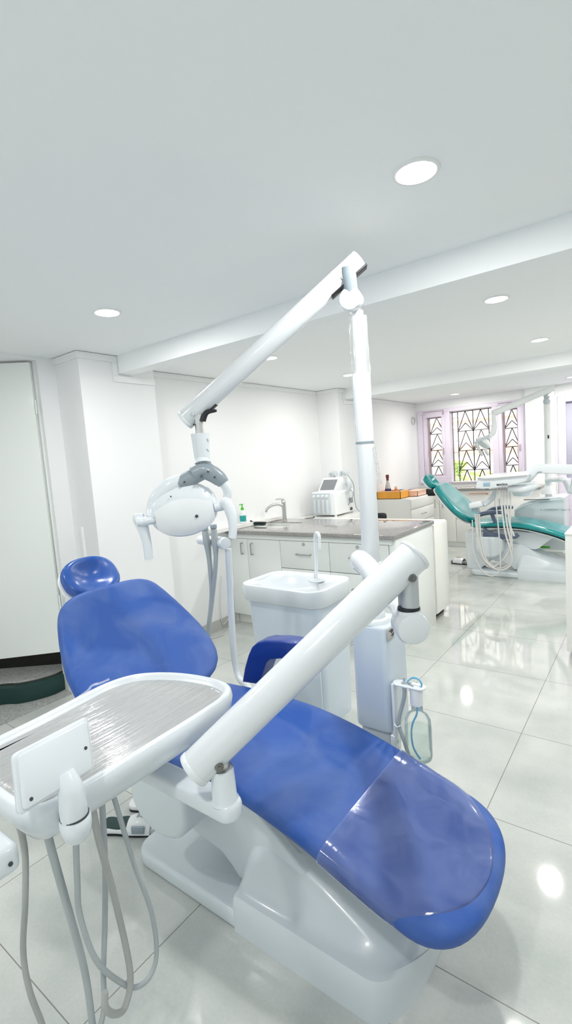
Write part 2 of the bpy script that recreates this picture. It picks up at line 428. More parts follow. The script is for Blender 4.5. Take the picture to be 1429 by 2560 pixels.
# back wall around window and door openings
WX0, WX1, WZ0, WZ1 = -3.19, -1.555, .97, 2.165
sbox('wall_back', 'wall', (XW - .14, WX0, YB, YB + .2, 0, ZC), (WX0, WX1, YB, YB + .2, 0, WZ0), (WX0, WX1, YB, YB + .2, WZ1, ZC),
     (WX1, -1.13, YB, YB + .2, 0, ZC), (-1.13, -.05, YB, YB + .2, 2.14, ZC), (-.05, XR, YB, YB + .2, 0, ZC), (WX1 + .012, -1.16, YB - .06, YB, 0, ZC))
sbox('wall_front', 'wall', (XW - .14, -2.2, YF - .14, YF, 0, ZC), (2.6, XR + .14, YF - .14, YF, 0, ZC), (-2.2, 2.6, YF - .14, YF, 0, .8), (-2.2, 2.6, YF - .14, YF, 2.1, ZC))  # wide opening added behind the camera to let daylight fill the room
sbox('wall_right', 'wall', (XR, XR + .14, YF, YB + .2, 0, ZC))
sbox('column_left_near', 'wall', (XW, -2.958, 1.83, 2.42, 0, ZC))
sbox('column_left_far', 'wall', (XW, -2.95, 5.04, 5.62, 0, ZC))
sbox('ceiling_beam_near', 'ceiling', (-2.99, XR, 2.115, 2.225, 2.18, ZC))
sbox('ceiling_beam_far', 'ceiling', (-2.98, XR, 5.20, 5.40, 2.18, ZC))
# narrow cornice strips (the strip steps down and under each beam)
def cornice(name, segs):
    mb = MB()
    for s in segs: mb.box(*s)
    struct(mb.build(name, 'trimw', smooth_=False))
    return
cornice('trim_1', [(XW + .001, -2.946, 1.818, 1.829, ZC - .045, ZC - .004), (-2.957, -2.946, 1.83, 2.112, ZC - .045, ZC - .004), (-2.957, -2.946, 2.075, 2.112, 2.166, ZC - .046),
                   (-2.957, -2.946, 2.075, 2.42, 2.125, 2.165)])
cornice('trim_2', [(XW + .001, XW + .012, 2.42, 5.02, ZC - .045, ZC - .004), (XW + .001, -2.94, 5.026, 5.039, ZC - .045, ZC - .004), (-2.949, -2.938, 5.04, 5.198, ZC - .045, ZC - .004),
                   (-2.949, -2.938, 5.16, 5.198, 2.166, ZC - .046), (-2.949, -2.938, 5.16, 5.62, 2.125, 2.165), (XW + .001, XW + .012, 5.63, YB - .02, ZC - .045, ZC - .004)])
sbox('baseboard_left', 'skirt', (XW, XW + .012, 2.42, 3.36, 0, .10), (-2.958, -2.946, 1.83, 2.42, 0, .10), r=.002)
# conduit strip on the near column
mb = MB(); mb.box(-3.145, -3.12, 1.820, 1.831, 0, 1.16, r=.002)
tag(mb.build('cable_duct', 'trimw'), 'thin white cable duct running up the near grey-white column', 'cable duct')

# --- doorway alcove with stair
sbox('floor_alcove', 'carpet', (-4.9, XW - .02, .3, 2.9, -.06, .004))
sbox('wall_alcove_back', 'wall', (-5.0, -4.9, .2, 3.0, 0, 2.36))
sbox('wall_alcove_near', 'wall', (-5.0, XW - .14, .1, .3, 0, 2.36))
sbox('wall_alcove_far', 'wall', (-5.0, XW - .14, 2.9, 3.0, 0, 2.36))
sbox('ceiling_alcove', 'wall', (-5.0, XW - .12, .1, 3.0, 2.32, 2.38))
stp = thing('entrance_step', 'curved step with speckled grey tread and dark green riser below the white door', 'step', (-3.6, 1.4, 0))
edge = [(-4.25, .62), (-3.86, .98), (-3.58, 1.335), (-3.45, 1.44), (-3.375, 1.60), (-3.385, 1.75), (-3.42, 2.2)]
es = [(p.x, p.y) for p in smooth([(x, y, 0) for x, y in edge], 5)]
poly = es + [(-4.86, 2.6), (-4.86, .62)]
mb = MB(); mb.prism(poly, XY, .0, .118); mb.build('tread', 'carpet', stp, smooth_=False)
mb = MB()
mb.strip([[V((x + .012, y - .010, .006)) for x, y in es], [V((x + .018, y - .014, .06)) for x, y in es], [V((x + .014, y - .012, .118)) for x, y in es], [V((x - .02, y + .016, .128)) for x, y in es]])
mb.build('riser_mat', 'greenmat', stp)
mb = MB(); mb.tube([(x - .02, y + .016, .127) for x, y in es[::2]], .007, k=3); mb.build('edge_strip', 'darkgap', stp)
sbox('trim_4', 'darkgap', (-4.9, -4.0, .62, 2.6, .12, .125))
# --- the open white door, swung into the alcove (hinged beside the column)
dr = struct(thing('door_1', 'x', 'x', (-3.27, 1.69, .30)))
for k in ('label', 'category'): del dr[k]
ang = math.atan2(-1, -1)
dm = Matrix.Translation((-3.262, 1.690, 0)) @ Matrix.Rotation(ang, 4, 'Z')
mb = MB(); mb.box(0.012, 1.05, -.02, .02, .315, 2.262, r=.003, mx=dm); mb.build('door_leaf', 'cab', dr, smooth_=False)
for z in (1.93, .62):
    mb = MB(); mb.cyl(dm @ V((.002, .022, z)), dm @ V((.002, .022, z + .09)), .005); mb.build('hinge', 'cab', dr)
sbox('trim_5', 'cab', (XW - .138, XW - .035, 1.700, 1.712, 0, 2.275), (XW - .14, XW - .002, .62, .65, 0, 2.275), r=.002)
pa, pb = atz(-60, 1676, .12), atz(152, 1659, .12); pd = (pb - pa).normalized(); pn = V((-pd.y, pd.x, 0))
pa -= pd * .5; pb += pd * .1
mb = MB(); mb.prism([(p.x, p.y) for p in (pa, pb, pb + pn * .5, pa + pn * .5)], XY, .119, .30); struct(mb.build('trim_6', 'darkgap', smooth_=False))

# --- windows in the back wall
def bars(mb, segs, y, r=.0085):
    for (a, b) in segs: mb.cyl((a[0], y, a[1]), (b[0], y, b[1]), r, seg=6)
def chevron(mb, x0, x1, zt, zb, y, r=.0075):
    xm = (x0 + x1) / 2; h = zt - zb
    bars(mb, [((x0, zb), (xm, zt)), ((xm, zt), (x1, zb)), ((x0, zb), (xm, zb + h * .40)), ((xm, zb + h * .40), (x1, zb)), ((x0, zb), (x1, zb))], y, r)
    for p in ((x0, zb), (x1, zb), (xm, zt - .008)): mb.box(p[0] - .011, p[0] + .011, y - .008, y + .008, p[1] - .010, p[1] + .010)
def window(name, x0, x1, z0, z1, cols, casement, gx=.03):
    w = struct(thing(name, 'x', 'x', ((x0 + x1) / 2, YB, z0)))
    for k in ('label', 'category'): del w[k]
    def rim(mb, a, b, c, d, t, y0, y1):
        mb.box(a, b, y0 - .002, y1, d - t, d, r=.003); mb.box(a, b, y0 - .002, y1, c, c + t, r=.003)
        mb.box(a, a + t, y0, y1, c + t, d - t, r=.003); mb.box(b - t, b, y0, y1, c + t, d - t, r=.003)
    ix0, ix1, iz0, iz1 = x0, x1, z0, z1
    if casement:
        mb = MB(); rim(mb, x0, x1, z0, z1, .055, YB - .015, YB + .03); mb.build('sash', 'lilac', w)
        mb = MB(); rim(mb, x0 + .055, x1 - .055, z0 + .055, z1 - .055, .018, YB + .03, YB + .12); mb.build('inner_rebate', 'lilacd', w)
        mb = MB(); mb.cyl((x0 + .01, YB - .03, z1 + .035), (x1 - .01, YB - .03, z1 + .035), .005, seg=8)
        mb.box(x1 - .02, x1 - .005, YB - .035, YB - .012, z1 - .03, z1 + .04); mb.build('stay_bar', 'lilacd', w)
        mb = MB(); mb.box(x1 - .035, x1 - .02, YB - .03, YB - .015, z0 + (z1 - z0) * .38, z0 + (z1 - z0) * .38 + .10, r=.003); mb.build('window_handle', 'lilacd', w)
        ix0, ix1, iz0, iz1 = x0 + .06, x1 - .06, z0 + .06, z1 - .06
    mb = MB(); y = YB + .135
    n = 4 if not casement else 4
    h = (iz1 - iz0) / 3.55
    gx0 = ix0 + (gx if not casement else 0); gx1 = ix1 - (gx if not casement else 0)
    cw = (gx1 - gx0) / cols
    for r_ in range(4):
        zt = iz1 - r_ * h; zb = max(zt - h, iz0 - .3)
        if zb < iz0:   # bottom row runs behind the sill
            for c in range(cols):
                a = gx0 + c * cw; f = (zt - iz0) / h; xm = a + cw / 2
                bars(mb, [((xm, zt), (xm - cw / 2 * f, iz0)), ((xm, zt), (xm + cw / 2 * f, iz0))], y)
                mb.box(xm - .012, xm + .012, y - .008, y + .008, zt - .02, zt)
        else:
            for c in range(cols): chevron(mb, gx0 + c * cw, gx0 + (c + 1) * cw, zt, zb, y)
    for c in range(cols + 1): bars(mb, [((gx0 + c * cw, iz0), (gx0 + c * cw, iz1))], y)
    if not casement:
        for q in range(6):
            z = iz0 + (q + .5) * (iz1 - iz0) / 6
            bars(mb, [((ix0, z), (gx0, z)), ((ix1, z), (gx1, z))], y, .004)
    bars(mb, [((ix0, iz1), (ix1, iz1)), ((ix0, iz0), (ix0, iz1)), ((ix1, iz0), (ix1, iz1))], y)
    mb.build('grille', 'iron', w)
    mb = MB(); mb.box(ix0, ix1, YB + .085, YB + .089, iz0, iz1); mb.build('pane', 'pane', w, smooth_=False)
    return w
window('window_1', -3.10, -2.74, 1.035, 2.10, 1, True)
window('window_2', -2.66, -2.015, .985, 2.095, 2, False, .085)
window('window_3', -1.93, -1.60, .985, 2.10, 1, True)
sbox('trim_7', 'lilac', (WX0, WX1, YB - .023, YB + .17, WZ1 - .06, WZ1), (WX0, WX0 + .085, YB - .02, YB + .17, 1.035, WZ1 - .06), (WX1 - .045, WX1, YB - .02, YB + .17, .985, WZ1 - .06),
     (-2.74, -2.66, YB - .02, YB + .17, 1.035, WZ1 - .06), (-2.015, -1.93, YB - .02, YB + .17, .985, WZ1 - .06), (WX0, -2.66, YB - .023, YB + .17, WZ0, 1.035), (-2.66, -1.6, YB - .023, YB + .17, WZ0 - .005, .985), r=.004)
d2 = struct(thing('door_2', 'x', 'x', (-.6, YB, 0)))
for k in ('label', 'category'): del d2[k]
mb = MB(); mb.box(-1.13, -1.03, YB - .03, YB + .17, 0, 2.14, r=.004); mb.box(-.15, -.05, YB - .03, YB + .17, 0, 2.14, r=.004); mb.box(-1.03, -.15, YB - .03, YB + .17, 2.05, 2.14, r=.004)
mb.build('door_frame', 'lilac', d2)
mb = MB(); mb.box(-1.03, -.15, YB + .05, YB + .09, .98, 2.05, r=.002); mb.build('upper_panel', 'panel', d2)
mb = MB(); mb.box(-1.03, -.15, YB + .02, YB + .09, 0, .98, r=.004); mb.build('lower_panel', 'lilac', d2)

# --- outside the window
sbox('exterior_building', 'wallout', (-9, 4, 13.0, 13.4, -1.5, 6))
sbox('exterior_band', 'bandout', (-9, 4, 12.9, 13.0, 1.38, 1.56), (-9, 4, 12.9, 13.0, 2.62, 2.66), (-9, 4, 12.9, 13.0, 2.20, 2.23))
sbox('exterior_ground', 'wallout', (-9, 4, YB + .2, 13.4, -1.55, -1.5))
bs = thing('garden_shrub', 'bright green shrub outside the barred window', 'shrub', (-3.4, 11.2, -1.5))
mb = MB()
for i in range(640):
    c = V((random.gauss(-3.30, .40), random.gauss(11.2, .25), random.uniform(-1.2, .98))); w = .10
    if c.z > .85 and c.x > -3.4: c.z += .0
    if i % 6 == 0: c = V((random.gauss(-3.62, .10), 11.2, random.uniform(.9, 1.22)))
    a = V((random.uniform(-1, 1), random.uniform(-1, 1), random.uniform(-1, 1))).normalized(); b = a.orthogonal().normalized()
    mb.strip([[c - a * w, c + b * w * .5], [c - b * w * .5, c + a * w]])
mb.build('foliage', 'leaf', bs, smooth_=False)
mb = MB(); mb.tube([(-3.4, 11.2, -1.5), (-3.45, 11.2, -.5), (-3.6, 11.2, .5)], [.04, .02]); mb.build('stem', 'maroon', bs)

# --- recessed ceiling lights
def downlight(x, y, label, light=True):
    t = thing('ceiling_light', label, 'ceiling light', (x, y, ZC), 'round recessed ceiling lights')
    mb = MB(); mb.lathe([(.056, -.001), (.058, -.006), (.066, -.006), (.069, -.001), (.069, .0), (.056, .0)], o=(x, y, ZC)); mb.build('trim_ring', 'trimw', t)
    mb = MB(); mb.lathe([(.001, -.0035), (.057, -.0035), (.057, -.001), (.001, -.001)], o=(x, y, ZC)); mb.build('diffuser', 'lamp', t)
    ld = bpy.data.lights.new('lamp_glow', 'AREA'); ld.shape = 'DISK'; ld.size = .11; ld.energy = (9.5 if y < 2.2 else 10 if y < 4 else 15.5 if y < 6 else 20) * (.62 if x < -2 and y > 2.2 else 1); ld.color = (1, .985, .965) if y < 4 else (1, .965, .915)
    lo = bpy.data.objects.new('lamp_glow', ld); COL.objects.link(lo); lo.parent = t; lo.location = (0, 0, -.008)
    return t
for x, y, l in [(-.556, 1.468, 'large round ceiling light nearest the camera, on the near ceiling bay'), (-2.18, 1.536, 'round ceiling light above the head of the blue chair, by the near column'),
                (-.706, 2.97, 'round ceiling light just beyond the near beam, above the aisle'), (-2.375, 3.07, 'round ceiling light above the sink counter, half behind the lamp arm'),
                (-.735, 4.391, 'round ceiling light above the aisle, in front of the far beam'), (-2.415, 4.371, 'round ceiling light beside the pole, above the desktop machine'),
                (-2.356, 7.384, 'round ceiling light before the barred window'), (-.862, 7.29, 'round ceiling light before the lilac door, at the picture edge'),
                (1.0, 1.5, 'round ceiling light right of the near bay'), (1.0, 4.4, 'round ceiling light over the right cabinet side'),
                (-.6, -.1, 'round ceiling light behind the camera'), (-2.3, -.1, 'round ceiling light behind the tray'), (-4.0, 1.0, 'round ceiling light in the stair alcove'), (.4, 6.3, 'round ceiling light in front of the teal treatment unit')]:  # last two lamps are added out of view to brighten tread and teal unit
    downlight(x, y, l)

# ================================================================== CABINETS AND COUNTERS
def bow(mb, p, q, out, r=.004):
    """bow handle between p and q standing off along out"""
    p, q, o = V(p), V(q), V(out)
    mb.tube([p, p + o * .9, p + o + (q - p) * .06, p + (q - p) * .5 + o, q + o - (q - p) * .06, q + o * .9, q], r, seg=8, k=3)
sc = thing('sink_cabinet', 'white kitchen base cabinet with doors and drawers under the polished granite worktop', 'cabinet', (-2.4, 3.6, 0))
mb = MB(); mb.box(-3.235, -1.56, 3.37, 4.10, .09, .87, r=.002); mb.box(-1.60, -1.545, 3.352, 4.10, 0, .87, r=.002); mb.box(-3.235, -1.57, 3.34, 3.372, .828, .872, r=.002); mb.build('body', 'cab', sc)
mb = MB(); mb.box(-3.235, -1.60, 3.41, 4.05, 0, .09); mb.build('toe_kick', 'cab2', sc)
mb = MB(); mb.box(-3.235, -1.60, 3.366, 3.372, .095, .828); mb.build('shadow_gap', 'gap', sc, smooth_=False)
for x0, x1 in ((-3.232, -3.010), (-3.006, -2.630)):
    mb = MB(); mb.box(x0, x1, 3.348, 3.366, .10, .824, r=.002); d = mb.build('door', 'cab', sc)
    hx = x1 - .055 if x0 < -3.1 else x0 + .06
    mb = MB(); bow(mb, (hx, 3.348, .685), (hx, 3.348, .785), (0, -.028, 0), .005); mb.build('handle', 'pull', d)
for x0, x1 in ((-2.626, -2.129), (-2.125, -1.604)):
    mb = MB(); mb.box(x0, x1, 3.348, 3.366, .585, .824, r=.002); d = mb.build('drawer', 'cab', sc)
    xm = (x0 + x1) / 2
    mb = MB(); bow(mb, (xm - .07, 3.348, .714), (xm + .07, 3.348, .714), (0, -.028, 0), .005); mb.build('handle', 'pull', d)
    mb = MB(); mb.cyl((xm, 3.349, .800), (xm, 3.342, .800), .014); mb.box(xm - .002, xm + .002, 3.340, 3.344, .794, .808); mb.build('lock', 'gmetal', d)
    mb = MB(); mb.box(x0, x1, 3.348, 3.366, .10, .580, r=.002); d = mb.build('door', 'cab', sc)
    mb = MB(); bow(mb, (xm - .06, 3.348, .46), (xm + .06, 3.348, .46), (0, -.028, 0), .005); mb.build('handle', 'pull', d)
wt = thing('granite_worktop', 'polished grey granite worktop with a cut-out sink, on the white cabinet', 'worktop', (-2.4, 3.7, .872))
mb = MB()
SX0, SX1, SY0, SY1 = -3.13, -2.72, 3.52, 3.86
t_ = bmesh.new()
oo = [(-3.238, 3.305), (-1.535, 3.305), (-1.535, 4.125), (-3.238, 4.125)]; ii = [(SX0, SY0), (SX1, SY0), (SX1, SY1), (SX0, SY1)]
vo = {}
for nm, pts in (('o', oo), ('i', ii)):
    for z in (.873, .908): vo[nm, z] = [t_.verts.new((x, y, z)) for x, y in pts]
for k in range(4):
    l = (k + 1) % 4
    t_.faces.new((vo['o', .908][k], vo['o', .908][l], vo['i', .908][l], vo['i', .908][k])); t_.faces.new((vo['o', .873][k], vo['i', .873][k], vo['i', .873][l], vo['o', .873][l]))
    t_.faces.new((vo['o', .873][k], vo['o', .873][l], vo['o', .908][l], vo['o', .908][k])); t_.faces.new((vo['i', .873][k], vo['i', .908][k], vo['i', .908][l], vo['i', .873][l]))
bmesh.ops.recalc_face_normals(t_, faces=t_.faces)
bmesh.ops.bevel(t_, geom=[e for e in t_.edges if len(e.link_faces) == 2 and abs(e.calc_face_angle()) > 1 and all(v in vo['o', .873] + vo['o', .908] for v in e.verts)], offset=.006, segments=3, profile=.5, affect='EDGES')
mb.merge(t_)
mb.build('slab', 'granite', wt)
mb = MB()
for b in ((SX0, SX1, SY0, SY0 + .004, .76, .90), (SX0, SX1, SY1 - .004, SY1, .76, .90), (SX0, SX0 + .004, SY0, SY1, .76, .90), (SX1 - .004, SX1, SY0, SY1, .76, .90), (SX0, SX1, SY0, SY1, .756, .762)): mb.box(*b)
mb.lathe([(.02, .002), (.022, .006), (.012, .004)], o=((SX0 + SX1) / 2, (SY0 + SY1) / 2, .760)); mb.build('basin', 'steelsink', wt)
tp = thing('sink_faucet', 'chrome single-lever faucet rising behind the worktop sink', 'faucet', (-3.0, 3.93, .908))
mb = MB(); mb.lathe([(.027, 0), (.027, .006), (.022, .010), (.021, .17), (.022, .175), (.022, .205), (.018, .212)], o=(-3.0, 3.93, .908))
mb.build('column', 'metal', tp)
mb = MB(); mb.tube([(-3.0, 3.92, 1.065), (-3.035, 3.88, 1.085), (-3.085, 3.835, 1.075), (-3.115, 3.80, 1.045), (-3.12, 3.793, 1.015)], [.016, .014, .013], k=5); mb.build('spout', 'metal', tp)
mb = MB(); mb.tube([(-2.99, 3.93, 1.125), (-3.03, 3.91, 1.135), (-3.065, 3.89, 1.132)], [.010, .006], k=3); mb.build('lever', 'metal', tp)
lg = sbox('trim_8', 'cab2', (XW, -3.13, 3.10, 4.12, .909, .945), r=.003)
sp = thing('soap_bottle', 'white pump soap bottle with green nozzle and teal label beside the sink', 'bottle', (-3.17, 3.50, .945))
mb = MB(); mb.lathe([(.026, 0), (.030, .004), (.030, .07), (.026, .105), (.014, .122), (.012, .130)], o=(-3.17, 3.50, .945)); mb.build('body', 'seatwhite', sp)
mb = MB(); mb.lathe([(.0305, .02), (.0308, .022), (.0306, .075), (.0302, .076)], o=(-3.17, 3.50, .945)); mb.build('label_sleeve', 'label', sp)
mb = MB(); mb.lathe([(.015, .128), (.015, .150), (.006, .152), (.006, .175), (.012, .177), (.012, .186)], o=(-3.17, 3.50, .945)); mb.box(-3.178, -3.162, 3.468, 3.50, 1.122, 1.130, r=.002); mb.build('pump', 'green', sp)
sb = thing('scrubbing_brush', 'dark green and black scrubbing brush lying beside the soap bottle', 'brush', (-3.08, 3.60, .908))
mb = MB(); mb.box(-3.14, -3.00, 3.60, 3.645, .925, .943, r=.008); mb.tube([(-3.14, 3.622, .934), (-3.17, 3.60, .955)], .008, k=1); mb.build('handle', 'black', sb)
mb = MB(); mb.box(-3.13, -3.01, 3.604, 3.641, .908, .925, r=.003); mb.build('bristles', 'greenmat', sb)
mb = MB(); mb.box(-3.14, -3.13, 3.60, 3.62, .92, .93); mb.build('red_tip', 'redmark', sb)

bc = thing('corner_cabinet', 'plain white cabinet block behind the granite worktop, reaching round to the wall', 'cabinet', (-2.4, 4.3, 0))
mb = MB(); mb.prism([(-3.236, 4.13), (-1.56, 4.13), (-1.56, 4.48), (-2.62, 4.48), (-2.62, 5.035), (-3.236, 5.035)], XY, .06, .868, r=.003); mb.build('body', 'cab2', bc)
mb = MB(); mb.box(-3.23, -1.60, 4.15, 4.45, 0, .06); mb.build('plinth', 'darkgap', bc)
mb = MB(); mb.box(-1.563, -1.557, 4.125, 4.127, .06, .868); mb.box(-1.562, -1.545, 4.14, 4.47, .07, .86, r=.002); mb.build('end_panel', 'cab2', bc)

# beauty machine on the corner cabinet
am = thing('facial_machine', 'white desktop treatment machine with tilted grey screen and clear front bottles', 'machine', (-2.93, 4.78, .868))
mb = MB(); mb.box(-3.09, -2.77, 4.56, 5.0, .883, 1.14, r=.02, seg=3)
mb.prism([(4.60, 1.13), (5.0, 1.13), (5.0, 1.27), (4.80, 1.29), (4.74, 1.285)], YZ, -3.03, -2.80, r=.01)
for x in (-3.06, -2.80):
    for y in (4.59, 4.97): mb.cyl((x, y, .868), (x, y, .885), .015, seg=12)
mb.build('body', 'seatwhite', am)
mb = MB(); q = (V((0, 4.74, 1.285)) - V((0, 4.60, 1.13)))
mb.prism([(-3.005, .18), (-2.825, .18), (-2.825, .86), (-3.005, .86)], lambda u, v, d: V((u, 4.60 + q.y * v - .74 * d, 1.13 + q.z * v + .67 * d)), .001, .004); mb.build('screen', 'screen', am)
mb = MB(); mb.box(-3.075, -2.835, 4.548, 4.562, .895, 1.13, r=.006); fp = mb.build('front_frame', 'ltgrey', am)
mb = MB(); mb.box(-3.062, -2.848, 4.540, 4.556, .905, 1.065, r=.004); mb.build('clear_window', 'film', fp)
for k in range(4): mb = MB(); mb.cyl((-3.035 + k * .053, 4.552, .91), (-3.035 + k * .053, 4.552, 1.055), .020, bev=.004); mb.build('inner_bottle', 'ltgrey', fp)
for k in range(4): mb = MB(); mb.cyl((-3.04 + k * .056, 4.55, 1.095), (-3.04 + k * .056, 4.534, 1.095), .015, bev=.003); mb.build('connector', 'seatwhite', am)
mb = MB()
for z in range(5): mb.box(-2.770, -2.766, 4.84, 4.93, .99 + z * .012, .995 + z * .012)
mb.build('side_vent', 'dark', am); mb = MB(); mb.box(-2.770, -2.762, 4.86, 4.90, .905, .935); mb.build('power_socket', 'dark', am)
mb = MB()
mb.lathe([(.0, 0), (.028, 0), (.034, .02), (.030, .05), (0, .055)], o=(-2.93, 4.80, 1.32), ax=(1, -.3, .2)); mb.tube([(-2.96, 4.80, 1.27), (-2.97, 4.80, 1.33), (-2.92, 4.80, 1.345)], .014, k=4)
mb.lathe([(.0, 0), (.03, 0), (.038, .025), (.03, .06), (0, .066)], o=(-2.80, 4.82, 1.33), ax=(1, -.4, .1)); mb.tube([(-2.85, 4.83, 1.28), (-2.84, 4.83, 1.34), (-2.78, 4.82, 1.35)], .016, k=4)
mb.tube([(-2.76, 4.80, 1.20), (-2.73, 4.78, 1.24), (-2.72, 4.78, 1.17), (-2.75, 4.78, 1.12)], .022, k=4)
mb.build('hand_probes', 'ltgrey', am)
mb = MB()
mb.tube([(-2.75, 4.82, 1.30), (-2.70, 4.84, 1.20), (-2.71, 4.86, 1.05), (-2.70, 4.88, .93), (-2.66, 4.90, .873)], .005, k=6, seg=8)
mb.tube([(-2.75, 4.80, 1.18), (-2.69, 4.80, 1.10), (-2.72, 4.80, 1.02), (-2.77, 4.82, .97)], .005, k=6, seg=8); mb.build('probe_cables', 'plgrey', am)
mb = MB(); mb.tube([(-3.06, 4.54, .8735), (-3.0, 4.46, .8735), (-3.05, 4.36, .8735), (-3.0, 4.26, .8735), (-3.10, 4.18, .8735)], .0045, k=6, seg=8)
tag(mb.build('power_cable', 'dark'), 'black power cable trailing from the white desktop machine', 'cable')
# stool behind the counter: only its dark backrest shows
so = thing('office_stool', 'black office stool behind the worktop, only its rounded top visible', 'stool', (-2.58, 5.35, 0))
mb = MB(); mb.box(-2.80, -2.50, 5.18, 5.24, .745, .83, r=.028, seg=4); mb.build('backrest', 'black', so)
mb = MB(); mb.box(-2.79, -2.41, 5.25, 5.60, .50, .56, r=.025, seg=3); mb.build('seat', 'black', so)
mb = MB(); mb.cyl((-2.60, 5.42, .06), (-2.60, 5.42, .50), .025); mb.tube([(-2.60, 5.30, .52), (-2.62, 5.22, .60), (-2.65, 5.22, .76)], .012, k=4)
for k in range(5):
    a = k * 2 * PI / 5; mb.tube([(-2.60, 5.42, .08), (-2.60 + .22 * math.cos(a), 5.42 + .22 * math.sin(a), .05)], .014, k=1); mb.ball((-2.60 + .22 * math.cos(a), 5.42 + .22 * math.sin(a), .025), .025, 10)
mb.build('pedestal', 'plgrey', so)

# drawer chest with the amber tray
dc = thing('drawer_chest', 'white drawer chest by the left wall under the amber tray', 'chest of drawers', (-2.95, 6.85, 0))
mb = MB(); mb.box(-3.236, -2.72, 6.42, 7.28, .05, .868, r=.003); mb.build('body', 'cab2', dc)
mb = MB(); mb.box(-3.23, -2.76, 6.45, 7.25, 0, .05); mb.build('plinth', 'skirt', dc)
for k, (a, b) in enumerate(((.72, .855), (.53, .712), (.34, .522), (.07, .332))):
    mb = MB(); mb.box(-2.72, -2.702, 6.43, 7.27, a, b, r=.003); d = mb.build('drawer', 'cab2', dc)
    if k:
        zc = (a + b) / 2; mb = MB(); bow(mb, (-2.702, 6.78, zc), (-2.702, 6.92, zc), (.025, 0, 0)); mb.build('handle', 'pull', d)
at_ = thing('amber_tray', 'translucent amber plastic tray lying on the white drawer chest', 'tray', (-3.0, 6.55, .868))
mb = MB()
def wavy(x0, x1, y, n=16): return [(x0 + (x1 - x0) * i / n, y + .015 * math.sin(i * .9)) for i in range(n + 1)]
def openbox(mb, x0, x1, y0, y1, z0, z1, t=.006):
    mb.box(x0, x1, y0, y0 + t, z0, z1); mb.box(x0, x1, y1 - t, y1, z0, z1); mb.box(x0, x0 + t, y0, y1, z0, z1); mb.box(x1 - t, x1, y0, y1, z0, z1); mb.box(x0, x1, y0, y1, z0, z0 + t)
openbox(mb, -3.22, -2.86, 6.44, 6.72, .870, .975); mb.build('tray_body', 'yellow', at_, smooth_=False)
mb = MB(); mb.tube([(-3.22, 6.44, .975), (-2.86, 6.44, .978), (-2.86, 6.72, .978), (-3.22, 6.72, .975), (-3.22, 6.44, .975)], .006, k=1, seg=6); mb.build('rim', 'pink', at_)
ct = thing('peach_container', 'pale peach plastic container beside the amber tray', 'container', (-2.80, 6.8, .868))
mb = MB(); openbox(mb, -2.90, -2.74, 6.76, 7.1, .869, .945); mb.build('box_body', 'pink', ct, smooth_=False)
mb = MB(); mb.box(-2.91, -2.73, 6.75, 7.11, .945, .951, r=.002); mb.build('lid', 'pink', ct)
bt = thing('tall_bottle', 'tall printed clear bottle with maroon cap standing in the amber tray', 'bottle', (-3.10, 6.56, .876))
mb = MB(); mb.lathe([(.040, 0), (.046, .006), (.046, .09), (.038, .16), (.028, .20), (.018, .235), (.016, .25)], o=(-3.10, 6.56, .876)); mb.build('body', 'bottle', bt)
mb = MB(); mb.lathe([(.0463, .10), (.0465, .102), (.0425, .135), (.042, .136)], o=(-3.10, 6.56, .876)); mb.build('label_band', 'violet', bt)
mb = MB(); mb.lathe([(.018, .25), (.018, .285), (.024, .29), (.022, .33), (.016, .335)], o=(-3.10, 6.56, .876)); mb.build('cap', 'maroon', bt)
ob = thing('orange_bottle', 'small orange bottle beside the tall maroon-capped bottle', 'bottle', (-2.985, 6.58, .876))
mb = MB(); mb.lathe([(.026, 0), (.028, .005), (.028, .10), (.020, .12), (.020, .15), (.018, .155)], o=(-2.985, 6.58, .876)); mb.build('body', 'orange', ob)
mb = MB(); mb.lathe([(.021, .13), (.021, .158), (.015, .162)], o=(-2.985, 6.58, .876)); mb.build('cap', 'pink', ob)
gb = thing('grey_packet', 'small brown-grey packet resting in the amber tray by the orange bottle', 'packet', (-2.91, 6.6, .90))
mb = MB(); mb.box(-2.945, -2.875, 6.56, 6.64, .880, .99, r=.008, mx=Matrix.Translation((-2.91, 6.6, .93)) @ Matrix.Rotation(.25, 4, 'Y') @ Matrix.Translation((2.91, -6.6, -.93))); mb.build('packet_body', 'sole', gb)

# far counter under the window
fc = thing('window_cabinet', 'white cupboard row under the barred window, beyond the teal chair', 'cabinet', (-2.2, 7.75, 0))
mb = MB(); mb.box(-3.236, -1.30, 7.57, 8.0, .08, .875, r=.002); mb.build('body', 'cab2', fc)
mb = MB(); mb.box(-3.236, -1.30, 7.60, 8.0, 0, .08); mb.build('toe_kick', 'cab', fc)
for x0, x1, z0, z1, hx in ((-3.05, -2.72, .09, .80, -2.78), (-2.715, -2.47, .09, .80, -2.66), (-2.465, -1.9, .44, .80, -2.18), (-2.465, -1.9, .09, .435, -2.18), (-1.895, -1.32, .09, .80, -1.83)):
    mb = MB(); mb.box(x0, x1, 7.552, 7.57, z0, z1, r=.003); d = mb.build('door', 'cab2', fc)
    mb = MB(); zc = (z0 + z1) / 2 if z1 - z0 < .5 else .68
    if z1 - z0 > .5: bow(mb, (hx, 7.552, zc - .06), (hx, 7.552, zc + .06), (0, -.025, 0))
    else: mb.cyl((hx, 7.552, zc), (hx, 7.53, zc), .012, seg=10)
    mb.build('handle', 'pull', d)
fw = tag(MB().box(-3.238, -1.28, 7.53, 8.0, .876, .912, r=.006).build('window_worktop', 'granite'), 'narrow grey granite worktop below the barred window', 'worktop')
tr = tag(MB().cyl((-2.25, 7.52, .83), (-2.0, 7.52, .83), .006, seg=8).ball((-1.99, 7.52, .825), .014, 10).build('towel_rail', 'redmark'), 'thin brown towel rail below the window worktop', 'towel rail')
cr = MB()
